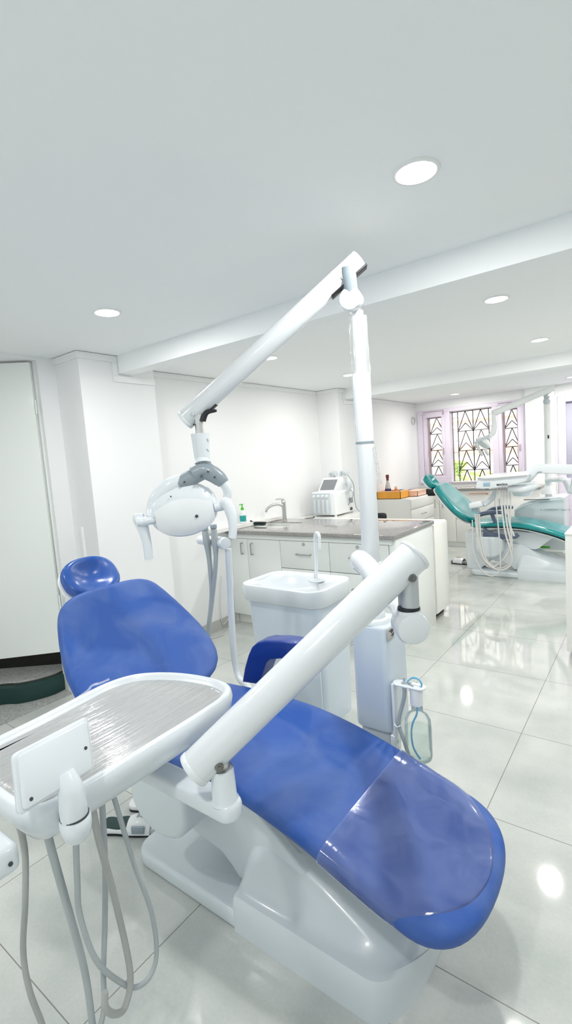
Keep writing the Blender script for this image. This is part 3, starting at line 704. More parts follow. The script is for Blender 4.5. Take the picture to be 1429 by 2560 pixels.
for r_ in (.05, .06, .068): cr.tube([(XW + .014 + .004 * math.sin(3 * a), 7.93 + r_ * math.cos(a), 2.02 + r_ * .9 * math.sin(a)) for a in (2 * PI * i / 18 for i in range(19))], .004, k=2, seg=6)
tag(cr.build('cable_coil', 'lthose'), 'coil of pale cable hung at the upper left window corner', 'cable')

# right edge cabinet
rc = thing('edge_cabinet', 'white cabinet cut by the right picture edge, beside the aisle', 'cabinet', (-.1, 4.2, 0))
mb = MB(); mb.box(-.497, .35, 3.745, 4.9, .06, .872, r=.003); mb.build('body', 'cab2', rc)
mb = MB(); mb.box(-.46, .35, 3.78, 4.9, 0, .06); mb.build('plinth', 'skirt', rc)
mb = MB(); mb.box(-.500, .35, 3.74, 4.9, .8725, .886, r=.002); mb.build('top_board', 'cab2', rc)

# thin white cable by the baseboard and cabinet
mb = MB(); mb.tube([atx(553, 1440, XW + .02), atx(550, 1500, XW + .03), atx(556, 1560, XW + .02), atx(566, 1600, XW + .03) if False else V((-3.2, 3.25, .10)), V((-3.14, 3.14, .006)), V((-3.1, 3.0, .006)), V((-3.16, 2.86, .006)), V((-3.2, 2.7, .006))], .004, k=6, seg=8)
tag(mb.build('white_cord', 'lthose'), 'thin white cord running down the wall onto the floor', 'cord')

# ================================================================== DENTAL CHAIR
def interp(tab, s):
    if s <= tab[0][0]: return tab[0][1]
    for (a, va), (b, vb) in zip(tab, tab[1:]):
        if s <= b:
            t = (s - a) / (b - a); return va + (vb - va) * t
    return tab[-1][1]
def endround(s, tot, r0, r1, p=2.2):
    f = 1
    if s < r0: f = max(0, 1 - (1 - s / r0) ** p) ** (1 / p)
    if s > tot - r1: f = min(f, max(0, 1 - (1 - (tot - s) / r1) ** p) ** (1 / p))
    return f
YC = 1.26
SEAT = [(-1.64, .50), (-1.55, .505), (-1.40, .515), (-1.26, .52), (-1.10, .515), (-.97, .498), (-.85, .472), (-.75, .445), (-.60, .394), (-.50, .360), (-.41, .330), (-.338, .306)]

def dental_chair(label, fab, dark_arm, arms):
    fab2 = 'blueg' if fab == 'blue' else fab
    ch = thing('dental_chair', label, 'dental chair', (-1.1, YC, 0))
    # floor plate
    mb = MB(); mb.prism(rrect(-1.625, -1.0, 1.005, 1.515, .075), XY, 0, .062, r=.018, seg=3); mb.build('floor_plate', 'plastic2', ch)
    # moulded base cover
    rings = []; X0, X1 = -1.125, -.518
    for i in range(41):
        u = .5 - .5 * math.cos(PI * i / 40); x = X0 + (X1 - X0) * u
        f = endround(x - X0, X1 - X0, .035, .11, 2.4); hw = .256 * max(f, .02)
        e = endround(x - X0, X1 - X0, .05, .035, 2)
        zr = .118 * (.55 + .45 * e)
        zc = interp([(-1.125, .09), (-1.105, .19), (-1.07, .262), (-1.02, .285), (-.95, .272), (-.80, .225), (-.66, .175), (-.60, .150), (-.565, .128), (-.53, .08)], x)
        zc = max(zc, zr * .95)
        prof = [(1, 0), (.995, zr * .5), (.985, zr * .86), (.955, zr), (.86, zr + .006), (.79, zr + (zc - zr) * .22), (.68, zr + (zc - zr) * .70), (.60, zr + (zc - zr) * .93), (.50, zc), (.25, zc + .006)]
        half = [(a * hw, z) for a, z in prof]
        rings.append([V((x, YC - a, z)) for a, z in half] + [V((x, YC + a, z)) for a, z in half[::-1]])
    mb = MB(); mb.loft(rings); mb.build('base_cover', 'plastic2', ch, sharp=50)
    # lifting arm
    mb = MB(); mb.prism([(-1.50, .34), (-1.40, .42), (-1.05, .37), (-.86, .24), (-.93, .12), (-1.15, .08), (-1.185, .115), (-1.23, .145), (-1.36, .165), (-1.47, .22)], XZ, 1.10, 1.42, r=.012, seg=3); mb.build('lift_arm', 'plastic2', ch)
    mb = MB(); mb.prism([(-1.36, .475), (-.72, .42), (-.90, .262), (-.935, .248), (-.98, .252), (-1.20, .33), (-1.36, .40)], XZ, 1.13, 1.39, r=.01, seg=2); mb.build('seat_pan', 'under', ch)
    mb = MB(); P = [(-1.56, .47), (-1.30, .475), (-1.05, .466), (-.88, .432), (-.72, .385), (-.60, .335), (-.54, .315)]
    P2 = [(p.x, p.z) for p in smooth([(x, 0, z) for x, z in P], 4)]
    mb.loft([[V((x, 1.04, z)), V((x, 1.48, z)), V((x, 1.48, z - .012)), V((x, 1.04, z - .012))] for x, z in P2]); mb.build('seat_frame', 'seatwhite', ch)
    # D-shaped side cover
    D = [(-1.54, .47), (-1.54, .36)] + [(-1.39 + .15 * math.cos(a), .345 + .115 * math.sin(a)) for a in (math.radians(d) for d in range(180, 361, 15))] + [(-1.24, .44), (-1.28, .475)]
    mb = MB(); mb.prism(D, XZ, .965, 1.15, r=.02, seg=4); mb.build('side_cover', 'plastic2', ch)
    # seat and leg rest: one long cushion
    fr, tot = frames(SEAT, 56)
    W = lambda s: (.272 * max(.03, endround(s, tot, .11, .17, 2.3)),) * 2
    T = lambda s: .078 * max(.12, endround(s, tot, .03, .045, 2))
    rings = pad(fr, W, T, YC, dish=.006)
    mb = MB(); mb.loft(rings); mb.build('seat_cushion', fab, ch, sharp=80)
    # clear cover over the leg rest
    if dark_arm is None:
        s0 = None
        for f in fr:
            if f[1] > -.745 and s0 is None: s0 = f[0]
        s1 = tot - .035
        fr2 = []
        for i in range(33):
            u = math.sin(PI / 2 * i / 32); s = s0 + (s1 - s0) * u
            k = max(j for j in range(len(fr)) if fr[j][0] <= s + 1e-9); k = min(k, len(fr) - 2)
            t = (s - fr[k][0]) / (fr[k+1][0] - fr[k][0]); a, b = fr[k], fr[k+1]
            fr2.append(tuple(a[j] + (b[j] - a[j]) * t for j in range(5)))
        rows = []
        for (s, x, z, nx, nz) in fr2:
            wn = .2775 * endround(s - s0, s1 - s0, 0, .20, 2.3) if s1 - s > 0 else .0
            wn = max(wn, .004) if s > s1 - 1e-6 else wn
            t = T(s) / 2 + .005; row = []
            a0 = math.radians(-62)
            for i in range(27):
                a = a0 + (PI - 2 * a0) * i / 26; c = sgp(math.cos(a), .62); h = sgp(math.sin(a), .62)
                hh = h * t - (.006 * (1 - c * c) ** 1.5 * h if h > 0 else 0)
                row.append(V((x + nx * hh, YC + c * wn, z + nz * hh)))
            rows.append(row)
        mb = MB(); mb.strip(rows); cv = mb.build('clear_cover', 'cover', ch, sharp=80); cv['label'] = 'clear wrinkled vinyl cover on the leg rest'
    # backrest
    px, pz = -1.58, .53; dx, dz = -.7027, .7115
    bf = []
    for i in range(45):
        s = .02 + .622 * (.5 - .5 * math.cos(PI * i / 44))
        b = -.012 * math.sin(PI * min(1, s / .62))
        bf.append((s, px + dx * s + .71 * b, pz + dz * s + .70 * b, .711, .703))
    tab = [(.02, .10), (.035, .19), (.06, .255), (.10, .305), (.15, .332), (.22, .345), (.30, .340), (.38, .322), (.46, .298), (.53, .272), (.575, .250), (.60, .228), (.62, .190), (.634, .13), (.642, .05)]
    WB = lambda s: (interp(tab, s),) * 2
    TB = lambda s: .085 * max(.15, endround(s - .02, .622, .05, .03, 2))
    mb = MB(); mb.loft(pad(bf, WB, TB, YC, seg=32, dish=.012, exp=.55)); mb.build('backrest', fab, ch, sharp=80)
    bs_ = [(s, x - .711 * .05, z - .703 * .05, nx, nz) for s, x, z, nx, nz in bf]
    mb = MB(); mb.loft(pad(bs_, lambda s: (max(.01, interp(tab, s) - .018),) * 2, lambda s: .03, YC, seg=32, exp=.6)); mb.build('back_shell', 'seatwhite', ch, sharp=80)
    # headrest
    hx, hz = -2.072, .940; ux, uz = -.62, .785
    hf = []
    for i in range(29):
        s = .215 * (.5 - .5 * math.cos(PI * i / 28)); hf.append((s, hx + ux * s, hz + uz * s, .785, .62))
    WH = lambda s: (.139 * max(.05, endround(s, .215, .105, .105, 2.3)),) * 2
    TH = lambda s: .105 * max(.12, endround(s, .215, .07, .06, 2))
    mb = MB(); mb.loft(pad(hf, WH, TH, YC + .005, seg=48, dish=lambda s: .058 * max(0, 1 - ((s - .1075) / .1) ** 2), exp=.8)); hr = mb.build('headrest', fab2, ch, sharp=80)
    hf2 = [(s, x - .785 * .05, z - .62 * .05, nx, nz) for s, x, z, nx, nz in hf]
    mb = MB(); mb.loft(pad(hf2, lambda s: (WH(s)[0] * .97,) * 2, lambda s: .035, YC + .005, seg=36, exp=.8)); mb.build('head_shell', 'seatwhite', hr, sharp=80)
    mb = MB(); mb.box(-2.16, -2.07, YC - .105, YC - .02, .845, .93, r=.01); mb.box(-2.20, -2.10, YC - .05, YC + .05, .86, .93, r=.01); mb.tube([(-1.98, YC, .84), (-2.14, YC, .93)], .022, k=1)
    mb.build('headrest_joint', 'black', ch)
    return ch, tot

chair, _tot = dental_chair('reclined dental chair in glossy blue vinyl in front, clear cover on its leg rest', 'blue', None, None)
# padded blue armrest on the far side
AR = [(604, 1706), (610, 1670), (619, 1638), (628, 1618), (642, 1606), (660, 1602), (700, 1603), (745, 1609), (764, 1620), (768, 1645), (764, 1692), (735, 1690), (737, 1665), (728, 1652), (700, 1648), (674, 1650), (664, 1658), (656, 1680), (646, 1712)]
ay = 1.553
AP = [(aty(a, b, ay).x, aty(a, b, ay).z) for a, b in AR]
mb = MB(); mb.prism(AP, XZ, ay, ay + .085, r=.009, seg=3)
mb.build('armrest', 'blued', chair)

# ================================================================== EQUIPMENT COLUMN (box, pole)
PXX, PYY = -.868, 1.640
ec = thing('equipment_post', 'white square post box with a tall round pole, standing behind the blue chair', 'equipment post', (-.87, 1.68, 0))
mb = MB()
box = rrect(-.945, -.792, 1.598, 1.775, [.02, .02, .028, .028], 6)
mb.prism(box, XY, .455, .868, r=.012, seg=3); mb.build('junction_box', 'plastic3', ec)
mb = MB(); mb.box(-.93, -.81, 1.62, 1.76, .36, .456, r=.006); mb.box(-.92, -.82, 1.62, 1.72, .10, .37, r=.02); mb.box(-1.10, -.82, 1.53, 1.72, .0, .11, r=.03); mb.build('support_foot', 'plastic2', ec)
mb = MB(); mb.lathe([(.060, 0), (.060, .006), (.054, .016), (.042, .02), (.040, .045), (.036, .05)], o=(PXX, PYY + .02, .866)); mb.build('pole_collar', 'plastic', ec)
mb = MB(); mb.cyl((PXX, PYY + .02, .90), (PXX, PYY + .02, 1.80), .0335, bev=.003, seg=36); mb.cyl((PXX, PYY + .02, 1.79), (PXX, PYY + .02, 2.02), .021, seg=30); po = mb.build('pole', 'tube', ec)
mb = MB(); mb.cyl((PXX, PYY + .02, 1.545), (PXX, PYY + .02, 1.553), .0345, seg=36); mb.build('dark_ring', 'plgrey', po)
mb = MB()
sl = [(.0345, 1.74), (.036, 1.76), (.034, 1.80), (.033, 1.86), (.033, 1.92), (.034, 2.0)]
rows = []
for r_, z in sl: rows.append([V((PXX + r_ * (1 + .07 * math.sin(5 * a + z * 20)) * math.cos(a), PYY + .02 + r_ * (1 + .07 * math.sin(4 * a + z * 31)) * math.sin(a), z)) for a in (2 * PI * i / 30 for i in range(31))])
mb.strip(rows); mb.build('loose_film', 'film', po)
text('CONFIDENT', .026, (PXX + .0335, PYY + .012, 1.53), (0, .25, -1), (.25, 1, .25), 'ltgrey', 'pole_lettering', po)
bc0 = atx(976, 1584, -.7915)
mb = MB(); mb.box(-.7925, -.7905, bc0.y - .028, bc0.y + .028, bc0.z - .024, bc0.z + .024, r=.0005)
bd = mb.build('badge', 'skirt', ec)
Z = lambda a, b: (bc0.y + a, bc0.z + b)
mb = MB(); mb.prism([Z(-.020, .014), Z(.022, .018), Z(.020, .004), Z(.004, .0), Z(-.006, .010)], YZ, -.7905, -.7898); mb.prism([Z(.002, -.006), Z(.024, .000), Z(.024, -.010), Z(.008, -.014)], YZ, -.7905, -.7898); mb.build('badge_print', 'dark', bd, smooth_=False)

# ================================================================== OPERATING LIGHT
ol = thing('operating_light', 'white dental operating light on a slanted tube arm above the blue chair', 'lamp', (PXX, 1.66, 2.02))
A = V((-.846, 1.653, 2.188)); Bp = CAM + ray(462, 1052) * 1.885
dA = (A - Bp).normalized()
mb = MB(); mb.cyl(Bp, A, .0375, seg=40, bev=.003); arm = mb.build('light_arm', 'tube', ol)
for a_, b_ in ((A - dA * .012, A + dA * .002), (Bp - dA * .002, Bp + dA * .012)):
    mb = MB(); mb.cyl(a_, b_, .0382, seg=40, bev=.002); mb.build('end_cap', 'tube', arm)
dn = (V((0, 0, -1)) - dA * V((0, 0, -1)).dot(dA)).normalized(); sd = dA.cross(dn)
def slot(mb, c, L, w):   # dark slot on the underside of the arm
    mb.box(-L / 2, L / 2, -w / 2, w / 2, -.004, .004, r=.0038, mx=Matrix.Translation(c) @ Matrix((dA, sd, dn)).transposed().to_4x4())
sd2 = sd if sd.dot(CAM - A) > 0 else -sd
mb = MB(); slot(mb, A - dA * .075 + dn * .0345 + sd2 * .012, .16, .044); mb.build('arm_slot', 'black', arm); mb = MB(); slot(mb, Bp + dA * .075 + dn * .035, .12, .030); mb.build('arm_slot', 'black', arm)
for c in (A - dA * .085, Bp + dA * .045):
    s = sd if sd.dot(CAM - c) > 0 else -sd
    mb = MB(); mb.cyl(c + s * .030 + dn * .012, c + s * .0385 + dn * .012, .008, seg=14, bev=.001); mb.build('pivot_bolt', 'gmetal', arm)
mb = MB()
J = V((PXX - .004, 1.622, 2.055))
jx = V((.30, -.95, -.05)).normalized()
mb.cyl(J - jx * .055, J + jx * .022, .0405, seg=36, bev=.010); mb.build('knuckle', 'tube', ol)
mb = MB(); top = A - dA * .055 + dn * .02
mb.tube([J + V((.0, 0, .025)), J + V((.002, -.012, .075)), J + V((.004, -.016, .105))], [.029, .030, .024], seg=20, k=4, flat=.8); mb.cyl(J + V((.0, -.02, .10)), top, .016, seg=14); mb.build('swivel_joint', 'midgrey', ol)
# lamp end
LE = V((-1.385, 1.328, 1.685))
mb = MB(); mb.cyl(LE + V((0, 0, .02)), LE + V((0, 0, -.075)), .0165, seg=8); mb.cyl(LE + V((0, 0, .03)), LE + V((0, 0, -.02)), .019, seg=8); mb.build('stem', 'metal', ol)
mb = MB(); s2 = V((.8, .6, -.07)).normalized()
mb.tube([LE + V((.02, 0, -.01)), LE + V((.035, .01, .02)), LE + V((.075, .02, .022))], [.012, .010, .005], k=4, seg=10); mb.build('release_lever', 'black', ol)
mb = MB(); mb.lathe([(.035, .0), (.0355, .004), (.030, -.085), (.029, -.092), (.028, -.095)][::-1], o=(-1.381, 1.324, 1.625)); sl_ = mb.build('sleeve', 'plastic', ol)
mb = MB(); mb.tube([(-1.358, 1.322, 1.600), (-1.345, 1.325, 1.606), (-1.35, 1.33, 1.595)], .003, k=3, seg=6); mb.tube([(-1.36, 1.32, 1.570), (-1.348, 1.322, 1.568), (-1.352, 1.33, 1.560)], .003, k=3, seg=6); mb.build('tie_hooks', 'ltgrey', sl_)
HB = V((-1.378, 1.320, 1.515))
mb = MB(); mb.cyl(V((-1.380, 1.322, 1.532)), V((-1.374, 1.317, 1.514)), .028, .031, seg=28); hub = mb.build('hub', 'plastic', ol)
text('MAGNA', .014, (-1.372, 1.290, 1.517), (.8, .6, -.05), (0, 0, 1), 'plgrey', 'hub_lettering', hub)
Lp = V((-1.500, 1.150, 1.322)); Rp = V((-1.322, 1.345, 1.352)); HC = V((-1.432, 1.254, 1.350))
mb = MB()
mb.tube([(-1.398, 1.283, 1.478), (-1.372, 1.312, 1.490), (-1.345, 1.328, 1.478), (-1.318, 1.345, 1.452), (-1.308, 1.352, 1.435)], [.028, .034, .033, .029, .022], seg=18, k=5, flat=.8)
mb.tube([(-1.372, 1.314, 1.49), (-1.405, 1.285, 1.468), (-1.442, 1.250, 1.445)], [.033, .031, .028], seg=18, k=5, flat=.8)
yk = mb.build('yoke_centre', 'midgrey', ol)
e = (CAM - V((-1.37, 1.31, 1.48))).normalized()
for c in ((-1.352, 1.318, 1.484), (-1.335, 1.333, 1.462), (-1.425, 1.265, 1.452), (-1.375, 1.305, 1.468)):
    c = V(c); mb = MB(); mb.cyl(c + e * .020, c + e * .0345, .0035, seg=10); mb.build('yoke_screw', 'dark', yk)
mb = MB(); mb.tube([(-1.432, 1.262, 1.457), (-1.462, 1.225, 1.442), (-1.492, 1.190, 1.405), (-1.505, 1.168, 1.360), Lp + V((0, 0, .01))], [.026, .031, .029, .024, .016], seg=18, k=6, flat=.75)
mb.build('yoke_arm', 'plastic', ol); mb = MB()
mb.tube([(-1.311, 1.35, 1.442), (-1.300, 1.358, 1.415), (-1.302, 1.358, 1.385), Rp + V((.004, .0, .004))], [.019, .019, .017, .013], seg=18, k=6, flat=.8)
mb.build('yoke_arm', 'plastic', ol)
e1 = (Rp - Lp).normalized(); e3 = (CAM - HC).normalized(); e3 = (e3 - e1 * e3.dot(e1)).normalized(); e2 = e3.cross(e1)
fm = Matrix((e1, e2, e3)).transposed().to_4x4(); fm.translation = HC
def lens(mb, a, b, cf, cb, sx=0, fx=None, seg=48, cut=None):
    rings = []
    for i in range(1, 24):
        th = PI * i / 24; x = -math.cos(th); r = math.sin(th) ** .8
        ring = []
        for j in range(seg):
            ph = 2 * PI * j / seg; y = math.cos(ph); z = math.sin(ph)
            yy = y * b * r * (1.0 if y > 0 else .92); zz = z * r * (cf if z > 0 else cb)
            if z > 0: zz *= 1 - .30 * max(0, y) * r
            ring.append(V((x * a, yy - .012 * (1 - x * x) if y < 0 else yy, zz)))
        rings.append(ring)
    mb.loft(rings, mx=fm)
mb = MB(); lens(mb, .128, .099, .052, .05); hd = mb.build('lamp_head', 'plastic', ol, sharp=70)
hd['label'] = 'smooth white lens-shaped lamp head'
# translucent front shield: the lower face of the head
rows = []
for i in range(19):
    u = i / 18; row = []
    x = -.106 + .215 * u
    for j in range(13):
        v = j / 12
        ytop = .012 + .030 * math.sin(PI * min(1, u * 1.05)) * .9; ybot = -(.093 * math.sin(math.acos(max(-1, min(1, x / .128)))) ** .9 + .004)
        y = ytop + (ybot - ytop) * v
        b = .099 * math.sin(math.acos(max(-1, min(1, x / .128)))) ** .8 + 1e-4
        q = max(0, 1 - (y / (b * 1.10)) ** 2) ** .5
        row.append(V((x, y, .0555 * q * (1 - (x / .130) ** 2) ** .4 + .004)))
    rows.append(row)
mb = MB(); mb.strip(rows, mx=fm); mb.build('face_shield', 'seatwhite', hd, sharp=70)
mb = MB(); mb.cyl(fm @ V((.042, -.035, .050)), fm @ V((.042, -.035, .0565)), .006, seg=14); mb.build('latch_button', 'dark', hd); mb = MB(); mb.cyl(fm @ V((.078, -.012, .036)), fm @ V((.078, -.012, .046)), .003, seg=10); mb.build('head_screw', 'dark', hd); mb = MB(); mb.cyl(fm @ V((-.035, .055, .042)), fm @ V((-.035, .055, .046)), .003, seg=10)
mb.build('head_screw', 'dark', hd)
mb = MB(); mb.cyl(Lp + e1 * .02, Lp - e1 * .030, .017, seg=20, bev=.003); mb.build('pivot_pin', 'plastic', ol); mb = MB(); mb.cyl(Rp - e1 * .03, Rp + e1 * .024, .019, seg=20, bev=.003); mb.build('pivot_pin', 'plastic', ol)
mb = MB(); mb.tube([(-1.548, 1.137, 1.348), (-1.548, 1.136, 1.328), (-1.536, 1.140, 1.290), (-1.527, 1.142, 1.245), (-1.523, 1.142, 1.205), (-1.522, 1.141, 1.172)], [.017, .024, .021, .017, .016, .015], seg=18, k=6)
mb.tube([Lp - e1 * .01 , Lp - e1 * .04, (-1.543, 1.135, 1.33)], [.014, .017, .018], seg=16, k=3); h1_ = mb.build('handle', 'plastic', ol)
mb = MB(); mb.cyl((-1.522, 1.141, 1.175), (-1.522, 1.141, 1.169), .0155, seg=18); mb.build('handle_tip', 'seatwhite', h1_)
mb = MB(); mb.tube([Rp + e1 * .01, (-1.302, 1.349, 1.366), (-1.288, 1.350, 1.340), (-1.277, 1.350, 1.300), (-1.274, 1.346, 1.262), (-1.277, 1.341, 1.230)], [.017, .021, .021, .018, .016, .015], seg=18, k=6); mb.build('handle', 'plastic', ol)

# ================================================================== INSTRUMENT TRAY ON ITS BALANCE ARM
it = thing('instrument_delivery_unit', 'white instrument tray with grey hoses, on a thick tube arm in front', 'dental unit', (-1.0, .75, .70))
T1 = CAM + ray(1037, 1386) * 1.262; T2 = CAM + ray(484, 1924) * 1.172; dT = (T1 - T2).normalized()
mb = MB(); mb.cyl(T2, T1, .0435, seg=48, bev=.003); ta = mb.build('balance_arm', 'tube', it)
mb = MB(); mb.cyl(T1 - dT * .006, T1 + dT * .004, .0462, seg=48, bev=.003); mb.build('end_cap', 'tube', ta); mb = MB(); mb.cyl(T2 - dT * .004, T2 + dT * .012, .0445, seg=48, bev=.003); mb.build('end_cap', 'tube', ta)
JX, JY = -.507, 1.158
JU = V((JX, JY, 1.188)); JL = V((-.832, .770, .800))
dn = (V((0, 0, -1)) - dT * V((0, 0, -1)).dot(dT)).normalized(); sd = dT.cross(dn)
if sd.dot(CAM - JU) < 0: sd = -sd
for c in (JU, JL):
    mb = MB(); f = T2 + dT * (c - T2).dot(dT)
    mb.cyl(f + sd * .034 + dn * .020, f + sd * .0455 + dn * .020, .0105, seg=20, bev=.002); mb.cyl(f + sd * .044 + dn * .020, f + sd * .0475 + dn * .020, .0055, seg=6); mb.build('pivot_bolt', 'bolt', ta)
mb = MB(); mb.cyl((JX + .004, JY, 1.105), (JX + .004, JY, 1.19), .0235, seg=24); mb.box(JX - .025, JX + .018, JY - .01, JY + .012, 1.11, 1.165, r=.003); mb.build('upper_joint', 'gmetal', it)
mb = MB(); mb.cyl((JX, JY, 1.100), (JX, JY, 1.112), .0285, seg=28, bev=.003); mb.build('rubber_ring', 'black', it)
# knuckle and link tube back to the column
mb = MB(); kd = V((.62, -.78, -.04)).normalized(); KC = V((JX + .004, JY, 1.060))
mb.cyl(KC - kd * .05, KC + kd * .032, .044, seg=40, bev=.016); mb.cyl((JX, JY, 1.05), (JX, JY, 1.103), .034, .030, seg=30); mb.build('knuckle', 'tube', it)
mb = MB(); mb.tube([(PXX, PYY + .02, 1.06), (PXX - .015, PYY - .035, 1.105), (PXX + .01, PYY - .085, 1.128), (PXX + .07, PYY - .14, 1.118), (PXX + .17, PYY - .24, 1.085), (JX - .08, JY + .13, 1.065), KC - kd * .04], [.034, .036, .036, .035, .034, .034, .036], seg=24, k=7); mb.build('link_tube', 'tube', it)
mb = MB(); mb.cyl((PXX, PYY + .02, 1.00), (PXX, PYY + .02, 1.10), .0395, seg=32, bev=.006); mb.build('link_collar', 'tube', it)
mb = MB(); mb.lathe([(.024, 0), (.024, .055), (.019, .058), (.019, .10)], o=(-.826, .766, .728)); mb.box(-.838, -.815, .757, .775, .80, .835, r=.003); mb.build('lower_joint', 'metal', it)
mb = MB(); mb.lathe([(.035, 0), (.030, .008), (.0275, .075), (.0265, .082), (.025, .078)], o=(-.826, .766, .708)); mb.build('joint_sleeve', 'plastic', it)
mb = MB(); mb.prism(rrect(-1.16, -.785, .733, .799, [.030, .02, .02, .030], 6), XY,   .668, .712, r=.012, seg=3); mb.build('support_bar', 'plastic', it)
# tray body: lofted bowl with a rim
out = [(-.943, .43), (-.938, .55), (-.938, .70), (-.940, .83), (-.948, .915), (-.978, .968), (-1.035, .988), (-1.12, .982), (-1.20, .962), (-1.275, .925), (-1.325, .875), (-1.345, .80), (-1.338, .70), (-1.325, .58), (-1.318, .46), (-1.305, .395), (-1.26, .378), (-1.12, .376), (-1.0, .380), (-.958, .398)]
oc = V((-1.13, .66, 0))
def ring(sc, z, off=(0, 0), ins=0):
    P = smooth([(x, y, 0) for x, y in out + [out[0]]], 4)[:-1]; R = []
    n = len(P)
    for i, p in enumerate(P):
        d = (P[(i+1) % n] - P[i-1]).normalized(); nn = V((d.y, -d.x, 0)); 
        if nn.dot(p - oc) < 0: nn = -nn
        q = p - nn * ins
        q = oc + (q - oc) * sc; R.append(V((q.x + off[0], q.y + off[1], z)))
    return R
mb = MB()
mb.loft([ring(1, .755, ins=.12), ring(1, .757, ins=.085), ring(1, .768, ins=.05), ring(1, .79, ins=.020), ring(1, .82, ins=.002), ring(1, .85, ins=-.004), ring(1, .866, ins=-.001), ring(1, .871, ins=.004), ring(1, .871, ins=.013), ring(1, .867, ins=.018), ring(1, .857, ins=.022), ring(1, .854, ins=.03)], c0=True, c1=True)
tb = mb.build('tray_shell', 'plastic', it, sharp=60)
mb = MB()
R0 = ring(1, .8555, ins=.023); n = len(R0)
mb.loft([R0, ring(1, .8575, ins=.030), ring(1, .858, ins=.05)], c0=False, c1=True); w_ = mb.build('tray_liner', 'wrap', it, sharp=60); w_['label'] = 'grey tray surface under stretched film'
mb = MB(); mb.tube([(-1.325, .70, .873), (-1.338, .74, .874), (-1.345, .76, .880), (-1.352, .79, .873), (-1.350, .82, .874)], .0035, k=4, seg=6); mb.build('film_edge', 'film', tb)
# display seen from behind, on a ball stalk
dp = MB()
q0, q1, q2, q3 = V((-.948, .367, 1.000)), V((-.948, .520, 1.004)), V((-.918, .500, .898)), V((-.918, .352, .905))
nx_ = (q1 - q0).cross(q3 - q0).normalized(); nx_ = nx_ if nx_.x > 0 else -nx_
e_u = (q1 - q0).normalized(); e_v = (q3 - q0).normalized()
dp.prism(rrect(0, .152, 0, .106, .010, 4), lambda u, v, d: q0 + e_u * u + e_v * v + nx_ * d, -.016, .0, r=.003); dp.build('display_case', 'plastic', it)
dp = MB(); dp.prism(rrect(.006, .146, .006, .10, .008, 4), lambda u, v, d: q0 + e_u * u + e_v * v + nx_ * d, .0, .004, r=.002); db_ = dp.build('display_back', 'plastic', it)
for u, v in ((.022, .088), (.136, .056)): dp = MB(); c = q0 + e_u * u + e_v * v; dp.cyl(c, c + nx_ * .0045, .0035, seg=12); dp.build('case_screw', 'dark', db_)
mb = MB(); mb.tube([(-.93, .447, .925), (-.918, .449, .895), (-.916, .449, .860), (-.918, .450, .828)], [.017, .022, .024, .024], seg=22, k=5, flat=1.1); mb.build('display_stalk', 'plastic', it)
mb = MB(); mb.lathe([(.002, -.036), (.018, -.034), (.027, -.022), (.030, -.005), (.030, .012), (.026, .018)], o=(-.920, .452, .820)); mb.tube([(-.925, .455, .81), (-.965, .47, .80)], [.028, .034], k=1, seg=20); mb.build('ball_socket', 'plastic', it)
mb = MB(); mb.lathe([(.0272, 0), (.0278, .001), (.0278, .003), (.0272, .004)], o=(-.919, .451, .836)); mb.build('socket_gap', 'dark', it)
mb = MB(); mb.box(-1.02, -.94, .30, .355, .785, .84, r=.014, seg=3, mx=Matrix.Translation((0, 0, 0))); gh = mb.build('grip', 'plastic', it)
mb = MB(); mb.cyl((-.942, .335, .81), (-.937, .335, .81), .004, seg=10); mb.build('grip_screw', 'dark', gh)
# instrument hoses looping down from below the tray
hose_px = [([(45, 2055), (62, 2130), (63, 2250), (58, 2380), (75, 2480), (108, 2570), (150, 2640)], -1.075, .0062, 'hosed'),
    ([(108, 2040), (130, 2130), (175, 2290), (210, 2420), (228, 2540), (232, 2640), (180, 2700)], -1.03, .0078, 'hose'),
    ([(190, 2055), (193, 2200), (200, 2290), (240, 2400), (300, 2455), (340, 2468), (375, 2440), (391, 2380), (378, 2280), (335, 2160), (288, 2005)], -.995, .0060, 'hose'),
    ([(230, 2030), (250, 2110), (290, 2260), (325, 2430), (313, 2515), (288, 2535), (264, 2520), (262, 2480)], -.975, .0075, 'hosed'),
    ([(257, 2025), (262, 2150), (262, 2300), (258, 2420), (252, 2560), (262, 2660)], -1.01, .0062, 'hose')]
for P, x, r_, m_ in hose_px:
    mb = MB(); Q = []
    for i, (a, b) in enumerate(P): Q.append(atx(a, b, x - .012 * math.sin(i * .8)))
    Q[0].z = min(Q[0].z + .02, .80)
    if P[-1][1] < 2100: Q.append(Q[-1] + V((-.02, .0, .045)))
    if P[-1][1] > 2600:   # these loops pass below the picture and rise again to the tray's front end
        e = Q[-1]; Q = Q[:-1] + [V((e.x, min(e.y, .40), max(e.z, .24))), V((e.x - .01, .27, max(e.z - .05, .17))), V((e.x - .03, .17, .26)), V((-1.06, .17, .50)), V((-1.04, .20, .70)), V((-1.01, .305, .80))]
    mb.tube(Q, [r_ * 1.15, r_, r_, r_], seg=14, k=8); mb.build('hose', m_, it)

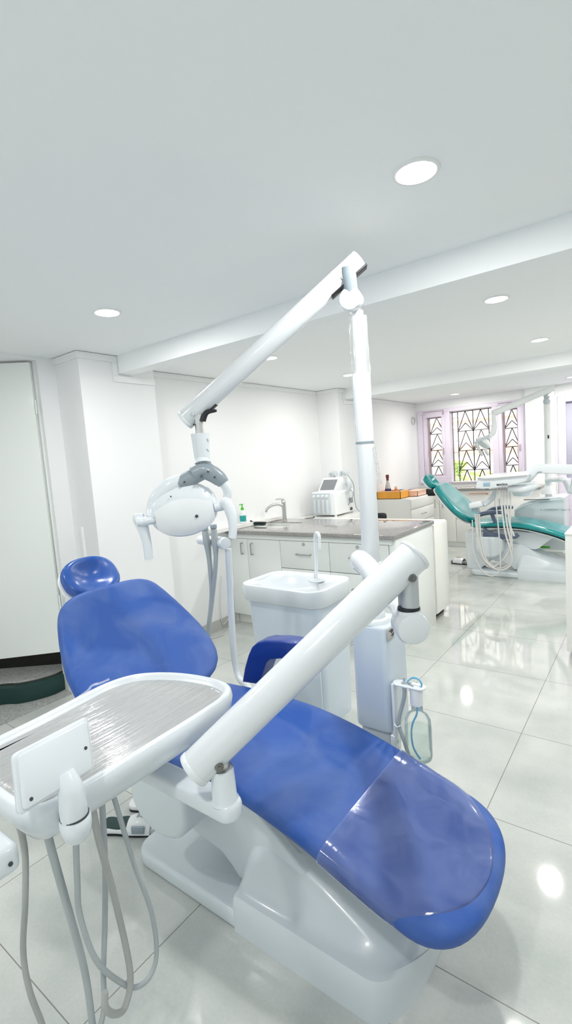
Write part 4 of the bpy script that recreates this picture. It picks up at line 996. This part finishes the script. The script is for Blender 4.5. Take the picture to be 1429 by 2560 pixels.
# ================================================================== SPITTOON UNIT
su = thing('spittoon_unit', 'white cuspidor unit with a moulded basin behind the chair, by the worktop', 'cuspidor', (-1.7, 2.25, 0))
CX0, CX1, CY0, CY1 = -2.00, -1.43, 2.115, 2.50
mb = MB()
def rr(x0, x1, y0, y1, r, z): return [V((u, v, z)) for u, v in rrect(x0, x1, y0, y1, r, 8)]
mb.loft([rr(CX0 + .085, CX1 - .03, CY0 + .03, CY1 - .03, .05, 0), rr(CX0 + .055, CX1 - .02, CY0 + .02, CY1 - .02, .055, .35), rr(CX0 + .035, CX1 - .02, CY0 + .014, CY1 - .015, .055, .72)]); mb.build('body', 'plastic3', su)
mb = MB(); mb.loft([rr(CX0 + .058, CX1 - .018, CY0 + .018, CY1 - .018, .055, .535), rr(CX0 + .057, CX1 - .018, CY0 + .018, CY1 - .018, .055, .538)], c0=False, c1=False); mb.build('seam', 'ltgrey', su)
mb = MB()
A1 = lambda ins, z: rr(CX0 + ins, CX1 - ins, CY0 + ins, CY1 - ins, max(.02, .085 - ins), z)
bowl = []
def dip(R, amt):   # lower front lip near the middle
    for p in R:
        f = math.exp(-((p.x + 1.64) / .10) ** 2) * (1 if p.y < 2.25 else 0); p.z -= amt * f
    return R
bowl.append(A1(.006, .700)); bowl.append(A1(.0, .706)); bowl.append(dip(A1(-.008, .785), .016)); bowl.append(dip(A1(-.004, .797), .026)); bowl.append(dip(A1(.012, .800), .028)); bowl.append(dip(A1(.034, .792), .022))
def ell(cx, cy, a, b, z, n=36):
    # 36 pts matched to the rounded rect order (4 corners x 9)
    out_ = []
    for k in range(4):
        for i in range(9):
            an = math.radians(k * 90 + 90 * (i + .5) / 9 - 0); out_.append(V((cx + a * math.cos(an), cy + b * math.sin(an), z)))
    return out_
bowl += [ell(-1.765, 2.305, .20, .150, .785), ell(-1.765, 2.305, .185, .138, .765), ell(-1.765, 2.305, .13, .10, .715), ell(-1.765, 2.305, .05, .04, .70)]
mb.loft(bowl); mb.build('basin', 'plastic', su, sharp=50)
mb = MB(); mb.lathe([(.02, 0), (.045, .002), (.05, .008), (.042, .012), (.02, .006)], o=(-1.60, 2.36, .788)); mb.build('cup_rest', 'ltgrey', su)
mb = MB(); c = [aty(790, 1448, 2.40), aty(790, 1400, 2.40), aty(787, 1350, 2.40), aty(789, 1336, 2.385), aty(793, 1333, 2.375), aty(797, 1340, 2.365), aty(798, 1356, 2.36), aty(799, 1372, 2.355)]
mb.tube(c, [.0105, .0105, .0115, .0105, .0075], seg=14, k=5); sp_ = mb.build('water_spout', 'plastic', su)
mb = MB(); b0 = c[0]; mb.cyl(b0 + V((0, 0, -.01)), b0 + V((.0, 0, .012)), .006, seg=10); mb.tube([b0 + V((-.008, 0, .03)), b0 + V((0, -.01, 0)), b0 + V((.012, -.01, -.012))], .004, k=3, seg=6); mb.build('rust_stain', 'redmark', sp_)
mb = MB(); mb.prism(rrect(CX1 - .20, CX1 - .03, .08, .44, .02, 4), XZ, CY0 + .012, CY0 + .024, r=.004); mb.build('service_panel', 'plastic3', su)

# ================================================================== SUCTION HOLDER
sh = thing('suction_holder', 'white suction holder on a thin bent pole behind the backrest', 'holder', (-1.70, 1.72, 0))
mb = MB(); Y = 1.75
mb.tube([aty(570, 1372, Y), aty(574, 1450, Y), aty(578, 1540, Y), aty(583, 1620, Y), aty(590, 1670, Y), aty(601, 1700, Y - .02), aty(625, 1725, Y - .06), V((-1.45, 1.55, .36)), V((-1.30, 1.45, .33))], .0165, seg=18, k=6); mb.build('pole', 'plastic', sh)
a_ = aty(568, 1358, Y - .02); b_ = aty(505, 1350, Y + .02)
mb = MB(); d = (b_ - a_).normalized(); L = (b_ - a_).length
mb.cyl(a_ + V((.0, -.012, 0)), a_ + d * .075, .0295, seg=32, bev=.004); mb.cyl(a_ + d * .078, a_ + d * .115, .0265, seg=32, bev=.004); mb.cyl(a_ + d * .118, a_ + d * (L + .02), .0245, seg=32, bev=.004); mb.cyl(a_ + d * .07, a_ + d * (L), .016, seg=20); mb.build('holder_barrel', 'plastic', sh)
for P, r_ in (([(512, 1328), (516, 1352), (521, 1382), (527, 1440), (529, 1490), (522, 1560), (514, 1620), (510, 1680)], .0125), ([(534, 1322), (536, 1345), (539, 1380), (538, 1420), (530, 1500), (523, 1560), (520, 1640), (519, 1700)], .0115)):
    mb = MB(); Q = [aty(x, y, Y - .045) for x, y in P]
    mb.tube(Q, [r_ * 1.25, r_ * 1.5, r_, r_, r_ * .95, r_, r_], seg=14, k=7); h_ = mb.build('suction_hose', 'hose', sh)
    mb = MB(); mb.cyl(Q[0] + V((0, 0, .002)), Q[0] + V((-.001, 0, .022)), r_ * 1.45, seg=18, bev=.002); mb.build('suction_tip', 'plgrey', h_)

# ================================================================== WATER BOTTLE ON BRACKET
wb = thing('water_bottle', 'clear bottle of water with blue tube hanging from a white bracket on the post box', 'bottle', (-.69, 1.62, .40))
BX, BY = -.697, 1.622
mb = MB(); mb.lathe([(.004, .383), (.040, .383), (.046, .388), (.048, .400), (.048, .512), (.046, .534), (.036, .552), (.021, .564), (.019, .60)], o=(BX, BY, 0), seg=40)
mb.build('bottle_body', 'glass', wb, sharp=60)
mb = MB(); mb.lathe([(.004, .388), (.039, .388), (.0445, .395), (.0460, .405), (.0460, .500), (.004, .500)], o=(BX, BY, 0), seg=40); mb.build('water', 'water', wb, sharp=60)
mb = MB(); mb.lathe([(.019, .588), (.023, .592), (.0235, .645), (.022, .652)], o=(BX, BY, 0)); mb.build('cap', 'seatwhite', wb)
mb = MB(); mb.tube([(BX - .03, BY - .01, .672), (BX - .012, BY, .688), (BX + .012, BY, .686), (BX + .022, BY, .668), (BX + .012, BY, .655)], .0032, k=6, seg=8)
mb.tube([(BX, BY, .60), (BX + .002, BY - .008, .56), (BX - .014, BY - .012, .52), (BX - .02, BY - .015, .48), (BX - .012, BY - .02, .43), (BX + .012, BY - .02, .393)], .0036, k=6, seg=8); mb.build('blue_tube', 'bluetube', wb)
bk = thing('bottle_bracket', 'white flat bracket with wing screw holding the water bottle', 'bracket', (-.76, 1.62, .55))
mb = MB(); mb.prism(rrect(-.785, -.662, BY - .024, BY + .024, .022, 6), XY, .653, .660, r=.002); mb.box(-.786, -.776, BY - .022, BY + .022, .385, .657, r=.002); mb.box(-.797, -.778, BY - .026, BY + .02, .37, .455, r=.003); bb = mb.build('plate', 'plastic', bk)
for z in (.395, .425): mb = MB(); mb.cyl((-.779, BY - .004, z), (-.774, BY - .004, z), .0055, seg=12); mb.build('bolt', 'gmetal', bb)
mb = MB(); mb.cyl((-.742, BY, .66), (-.742, BY, .682), .0042, seg=12); mb.box(-.752, -.716, BY - .003, BY + .003, .660, .667, r=.001, mx=Matrix.Translation((-.735, BY, 0)) @ Matrix.Rotation(.5, 4, 'Z') @ Matrix.Translation((.735, -BY, 0))); mb.box(-.738, -.700, BY - .003, BY + .003, .660, .666, r=.001, mx=Matrix.Translation((-.72, BY, 0)) @ Matrix.Rotation(-.6, 4, 'Z') @ Matrix.Translation((.72, -BY, 0))); mb.cyl((-.678, BY, .66), (-.678, BY, .664), .005, seg=12); mb.build('wing_screw', 'gmetal', bk)
mb = MB(); mb.tube([(-.738, BY - .01, .65), (-.740, BY - .012, .61), (-.762, BY - .014, .53), (-.764, BY - .014, .49), (-.748, BY - .012, .44), (-.735, BY - .01, .39)], .0075, k=6, seg=12); mb.build('air_hose', 'hose', bk)
mb = MB(); mb.tube([(-.778, BY - .024, .505), (-.765, BY - .032, .50), (-.752, BY - .026, .507)], .002, k=4, seg=6); mb.build('cable_tie', 'seatwhite', bk)

# ================================================================== FLOOR THINGS
def slipper(label, c, rot, sole_m, strap_m, patch, toe=None, sc=1.0, grp=None):
    t = thing('slipper', label, 'slipper', c)
    mx = Matrix.Translation(c) @ Matrix.Rotation(rot, 4, 'Z') @ Matrix.Scale(sc, 4)
    ol_ = [(-.13, .0), (-.12, .035), (-.07, .042), (0, .038), (.06, .048), (.11, .042), (.135, .012), (.13, -.02), (.09, -.042), (.03, -.046), (-.05, -.038), (-.11, -.034)]
    P = [(p.x, p.y) for p in smooth([(x, y, 0) for x, y in ol_ + [ol_[0]]], 4)[:-1]]
    mb = MB(); mb.prism(P, XY, .001, .010, mx=mx); mb.build('outsole', 'black', t)
    mb = MB(); mb.prism(P, XY, .010, .030, r=.004, mx=mx); mb.build('sole', sole_m, t)
    def strap(x0, x1, h, mm, nm):
        rows = []
        for i in range(13):
            a = PI * i / 12; rows.append([V((x0 + (x1 - x0) * j / 4 , .050 * math.cos(a), .014 + h * math.sin(a) * (1 - .12 * abs(j - 2)))) for j in range(5)])
        inner = [[p + V((0, -.004 * math.cos(PI * i / 12), -.004)) for p in r] for i, r in enumerate(rows)]
        mb = MB(); mb.strip(rows, mx=mx); mb.strip(inner, mx=mx)
        return mb.build(nm, mm, t)
    s_ = strap(-.005, .095, .055, strap_m, 'strap')
    mb = MB(); mb.box(.03, .07, -.012, .014, .062, .068, r=.002, mx=mx); mb.box(.02, .075, -.052, -.040, .02, .05, r=.003, mx=mx); mb.build('patch', patch, s_)
    if toe:
        mb = MB(); mb.prism([(p[0] * .45 - .065, p[1] * .8) for p in P], XY, .030, .034, mx=mx); mb.build('footbed', toe, t)
    return t
slipper('white slipper with dark green footbed on the floor beside the blue chair', (-1.775, 1.105, 0), .55, 'seatwhite', 'seatwhite', 'plgrey', 'greenmat', 1.0)
slipper('second white slipper lying just beyond the green-footbed one', (-1.80, 1.24, 0), .45, 'seatwhite', 'seatwhite', 'redmark', None, .9)
slipper('grey slipper with pale strap on the floor before the teal chair', (-2.03, 6.45, 0), 3.0, 'sole', 'seatwhite', 'redmark', None, 1.25)

# ================================================================== THE TEAL CHAIR AND ITS UNIT, FARTHER BACK
teal, _ = dental_chair('teal dental chair farther down the room, before the barred window', 'teal', True, True)
teal.location = V((-1.1 - .16, YC + 4.88, 0))
for c in teal.children:
    if c.name.split('.')[0] in ('seat_cushion', 'backrest', 'headrest', 'back_shell', 'headrest_joint', 'seat_frame'): c.location.z += .095
    if c.name.startswith('seat_pan'): c.data.materials[0] = M['plastic2']; c.location.z += .07
off = teal.location
mb = MB(); mb.prism([(-1.86, .50), (-1.50, .52), (-1.48, .40), (-1.60, .14), (-1.70, .05), (-1.85, .05)], XZ, 5.99, 6.28, r=.02, seg=3); mb.build('lift_column', 'plastic', teal)
for yy, nm in ((5.90, 1), (6.40, 2)):
    mb = MB(); mb.tube([(-1.70, yy, .695), (-1.62, yy, .735), (-1.50, yy, .755), (-1.40, yy, .750)], [.020, .026, .026, .018], k=5, seg=12, flat=1.3); mb.tube([(-1.52, yy, .745), (-1.49, yy, .66), (-1.44, yy, .58)], [.022, .020, .024], k=4, seg=12); mb.build('armrest', 'slate', teal)
mb = MB(); Q = [(aty(x, y, 5.875).x, aty(x, y, 5.875).z) for x, y in ((1206, 1317), (1222, 1330), (1255, 1338), (1290, 1334), (1297, 1341), (1290, 1347), (1258, 1348), (1222, 1343), (1207, 1345))]
mb.prism(Q, XZ, 5.875, 5.915, r=.004); mb.build('side_trim', 'slate', teal)

tu = thing('teal_chair_unit', 'white treatment unit with printed lettering behind the teal chair', 'dental unit', (-1.1, 6.75, 0))
def P2(pts, y): return [(aty(a, b, y).x, aty(a, b, y).z) for a, b in pts]
Yb = 6.56
mb = MB(); mb.prism(P2([(1284, 1275), (1300, 1262), (1330, 1250), (1365, 1244), (1400, 1241), (1411, 1244), (1414, 1400), (1300, 1372), (1286, 1372)], Yb), XZ, Yb, Yb + .42, r=.02, seg=3); un = mb.build('housing', 'plastic', tu)
mb = MB(); pp = [aty(a, b, Yb - .003) for a, b in ((1288, 1277), (1305, 1267), (1335, 1257), (1370, 1252), (1404, 1250))]; mb.tube(pp, .006, k=4, seg=8); mb.build('raised_line', 'seatwhite', un)
o_ = aty(1349, 1276.5, Yb - .004)
text('A  CONFIDENT  Super-B', .030, o_, (1, 0, 0), (0, 0, 1), 'plgrey', 'unit_lettering', un)
mb = MB(); mb.box(-.90, -.885, Yb - .004, Yb, .80, .806); mb.lathe([(.10, 0), (.13, .05), (.14, .17), (.135, .18), (.11, .15), (.03, .08)], o=(-1.36, 6.75, .86)); mb.build('spittoon_bowl', 'plastic', tu)
mb = MB(); mb.box(-1.30, -1.02, 6.50, 6.54, .828, .834); mb.build('dark_gap', 'dark', tu)
pj = aty(1369, 1150, 6.7)
pole_x = pj.x
mb = MB(); mb.cyl((pole_x, 6.7, .80), (pole_x, 6.7, 2.02), .036, bev=.004); mb.lathe([(.085, 0), (.07, .05), (.045, .08), (.036, .10)], o=(pole_x, 6.7, .885)); po2 = mb.build('pole', 'wall', tu)
mb = MB(); c = aty(1370, 1092, 6.66); mb.box(c.x - .008, c.x + .008, 6.655, 6.664, c.z - .02, c.z + .02); mb.build('pole_mark', 'dark', po2)
mb = MB(); mb.tube([(pole_x, 6.69, 1.02), (pole_x + .02, 6.60, 1.06), (pole_x + .16, 6.3, 1.08), (pole_x + .27, 6.0, 1.09), aty(1429, 1228, 5.8), aty(1440, 1180, 5.75)], .034, k=6, seg=18); mb.build('swing_arm', 'plastic', tu)
mb = MB(); mb.box(-1.30, -.80, 6.35, 6.55, .0, .03, r=.01); mb.box(-1.25, -.72, 6.40, 6.90, .03, .22, r=.02); mb.build('unit_foot', 'cab2', tu)

tl = thing('operating_light', 'small white operating light on a long arm above the teal chair', 'lamp', (pole_x, 6.7, 2.0))
e0 = aty(1381, 970, 6.62); e1_ = aty(1231, 1034, 6.15)
mb = MB(); mb.cyl(e1_, e0, .037, seg=28, bev=.004); mb.build('light_arm', 'wall', tl)
mb = MB(); mb.cyl((pole_x, 6.7, 1.96), (pole_x, 6.7, 2.05), .030, seg=20); mb.tube([(pole_x, 6.7, 2.02), (pole_x - .005, 6.66, 2.07), e0 + V((-.02, 0, -.02))], .024, k=3); mb.ball((pole_x, 6.68, 1.99), .04, 16); mb.build('swivel_joint', 'ltgrey', tl)
mb = MB(); Ql = [aty(1233, 1036, 6.15), aty(1235, 1062, 6.13), aty(1231, 1082, 6.12), aty(1218, 1095, 6.10)]
mb.tube(Ql, [.020, .030, .032, .02], k=4); mb.build('stem', 'wall', tl)
hc = aty(1206, 1108, 6.08)
mb = MB()
ax_ = (aty(1185, 1108, 6.02) - aty(1222, 1112, 6.14)).normalized(); dnn = V((-.45, -.2, -.8)).normalized()
mb.lathe([(.01, -.065), (.05, -.055), (.085, -.025), (.095, .0), (.085, .015), (.01, .025)], o=hc, ax=(-.5, -.45, -.7), seg=28); mb.build('lamp_head', 'wall', tl)
mb = MB(); mb.tube([aty(1222, 1090, 6.1), aty(1205, 1098, 6.0), aty(1187, 1108, 6.0)], .018, k=4); mb.tube([aty(1222, 1090, 6.1), aty(1216, 1105, 6.15), aty(1214, 1118, 6.15)], .016, k=4); mb.build('yoke', 'ltgrey', tl)
for P in ([(1191, 1112), (1199, 1128), (1205, 1140)], [(1212, 1122), (1216, 1132), (1220, 1138)]):
    mb = MB(); mb.tube([aty(a, b, 6.02) for a, b in P], [.017, .015, .013], k=3, seg=10); mb.build('handle', 'ltgrey', tl)

tt = thing('instrument_delivery_unit', 'white instrument tray with blue display and hanging pale hoses before the teal chair', 'dental unit', (-1.35, 5.6, .9))
Yt = 5.45
mb = MB(); mb.prism(P2([(1192, 1196), (1210, 1191), (1300, 1185), (1320, 1190), (1314, 1204), (1290, 1212), (1222, 1224), (1186, 1222)], Yt), XZ, Yt, Yt + .42, r=.018, seg=3); tr_ = mb.build('tray_body', 'plastic', tt)
mb = MB(); mb.prism(P2([(1190, 1194), (1215, 1189), (1312, 1183), (1318, 1188), (1215, 1197)], Yt), XZ, Yt - .03, Yt + .45, r=.006); mb.build('tray_top', 'seatwhite', tt)
mb = MB(); mb.prism(P2([(1207, 1207), (1224, 1206), (1224, 1216), (1207, 1216)], Yt - .004), XZ, Yt - .004, Yt, r=.001); mb.build('display', 'lcd', tr_)
for a in (1214, 1219): mb = MB(); q = aty(a, 1223, Yt - .003); mb.box(q.x - .007, q.x + .007, q.y, q.y + .004, q.z - .005, q.z + .005); mb.build('key', 'dark', tr_)
text('MAGNA', .030, aty(1240.5, 1214.5, Yt - .004), (1, 0, .02), (0, 0, 1), 'dark', 'tray_lettering', tr_, bold=True)
mb = MB(); mb.prism(P2([(1298, 1190), (1330, 1166), (1345, 1160), (1440, 1162), (1440, 1186), (1345, 1182), (1325, 1205), (1300, 1206)], Yt + .2), XZ, Yt + .14, Yt + .26, r=.014, seg=3); mb.build('balance_arm', 'plastic', tt)
mb = MB(); mb.tube([aty(1270, 1222, Yt + .1), aty(1310, 1222, Yt + .1), aty(1345, 1214, Yt + .15)], [.035, .045, .02], k=4, seg=16); mb.box(*[0, 0, 0, 0, 0, 0]) if False else None; mb.build('lower_link', 'plastic', tt)
mb = MB(); q = aty(1348, 1181, Yt + .13); mb.box(q.x - .02, q.x + .02, q.y - .003, q.y + .003, q.z - .01, q.z + .008); mb.build('arm_mark', 'plgrey', tt)
hp = [[(1243, 1222), (1240, 1260), (1246, 1330), (1250, 1390), (1248, 1425), (1232, 1440), (1210, 1432), (1192, 1405), (1182, 1370), (1180, 1300)],
      [(1252, 1222), (1254, 1270), (1262, 1330), (1275, 1375), (1279, 1400), (1270, 1418), (1250, 1425), (1225, 1415), (1205, 1390), (1193, 1340), (1187, 1285)],
      [(1258, 1222), (1262, 1280), (1268, 1320), (1276, 1360), (1268, 1385), (1250, 1405), (1230, 1418), (1208, 1405), (1196, 1350), (1192, 1285)],
      [(1265, 1222), (1270, 1290), (1277, 1335), (1279, 1380), (1272, 1410), (1245, 1420), (1215, 1400), (1202, 1350), (1197, 1285)],
      [(1272, 1222), (1276, 1270), (1274, 1310), (1284, 1340), (1281, 1330)]]
for i, P in enumerate(hp):
    mb = MB(); mb.tube([aty(a, b, 5.55 + .012 * i) for a, b in P], .0095 if i else .007, k=5, seg=8); mb.build('hose', 'lthose', tt)
ah = thing('assistant_holder', 'white assistant holder arm beside the teal backrest, hoses plugged in', 'holder', (-1.75, 5.6, .85))
mb = MB(); mb.box(*sum(([a, b] for a, b in ((-.075, .075), (-.05, .05), (-.033, .033))), []), r=.02, seg=3, mx=Matrix.Translation(aty(1190, 1262, 5.6)) @ Matrix.Rotation(-.18, 4, 'Y')); mb.build('holder_block', 'plastic', ah)
mb = MB(); mb.tube([aty(1208, 1262, 5.62), aty(1225, 1250, 5.66), aty(1240, 1228, 5.72)], [.028, .030, .030], k=4); mb.build('holder_arm', 'plastic', ah)
for k in range(4): mb = MB(); q = aty(1181 + k * 5, 1277, 5.58); mb.cyl(q + V((0, 0, .03)), q - V((0, 0, .02)), .009, seg=10); mb.build('hose_socket', 'plgrey', ah)
# brush on the unit foot
gp = thing('green_brush', 'green and black brush lying on the white unit foot under the teal leg rest', 'brush', (-1.0, 6.38, .22))
mb = MB(); mb.cyl(aty(1306, 1369, 6.39), aty(1322, 1369, 6.39), .016, seg=10); mb.build('head', 'black', gp)
mb = MB(); mb.cyl(aty(1322, 1369, 6.39), aty(1345, 1367, 6.39), .006, seg=8); mb.cyl(aty(1342, 1367, 6.39), aty(1374, 1368, 6.39), .014, .011, seg=10); mb.build('handle', 'green', gp)

# ================================================================== LIGHT AND WORLD
w = bpy.data.worlds.new('daylight'); SC.world = w; w.use_nodes = True
nt = w.node_tree; bg = nt.nodes['Background']
tc = nt.nodes.new('ShaderNodeTexCoord'); sp = nt.nodes.new('ShaderNodeSeparateXYZ'); nt.links.new(tc.outputs['Generated'], sp.inputs[0])
rp = nt.nodes.new('ShaderNodeValToRGB'); rp.color_ramp.elements[0].position = .3; rp.color_ramp.elements[1].position = .75
rp.color_ramp.elements[0].color = (.80, .86, .88, 1); rp.color_ramp.elements[1].color = (.88, .94, 1, 1)
nt.links.new(sp.outputs[2], rp.inputs[0]); nt.links.new(rp.outputs[0], bg.inputs[0]); bg.inputs[1].default_value = 1.38
sd_ = bpy.data.lights.new('sun', 'SUN'); sd_.energy = 4.5; sd_.angle = .3; sd_.color = (1, .97, .93)
so_ = bpy.data.objects.new('sun', sd_); COL.objects.link(so_); so_.rotation_euler = (math.radians(48), 0, math.radians(18)); so_.location = (0, 10, 8)

SC.view_settings.view_transform = 'Standard'
SC.view_settings.look = 'None'
SC.view_settings.exposure = 0.10
SC.view_settings.gamma = 1.0
SC.view_settings.use_curve_mapping = False
SC.cycles.use_denoising = True
SC.cycles.max_bounces = 10
SC.cycles.diffuse_bounces = 6
SC.cycles.glossy_bounces = 5
SC.cycles.transparent_max_bounces = 16
SC.cycles.transmission_bounces = 8
SC.cycles.sample_clamp_indirect = 8
SC.cycles.caustics_reflective = False
SC.cycles.caustics_refractive = False
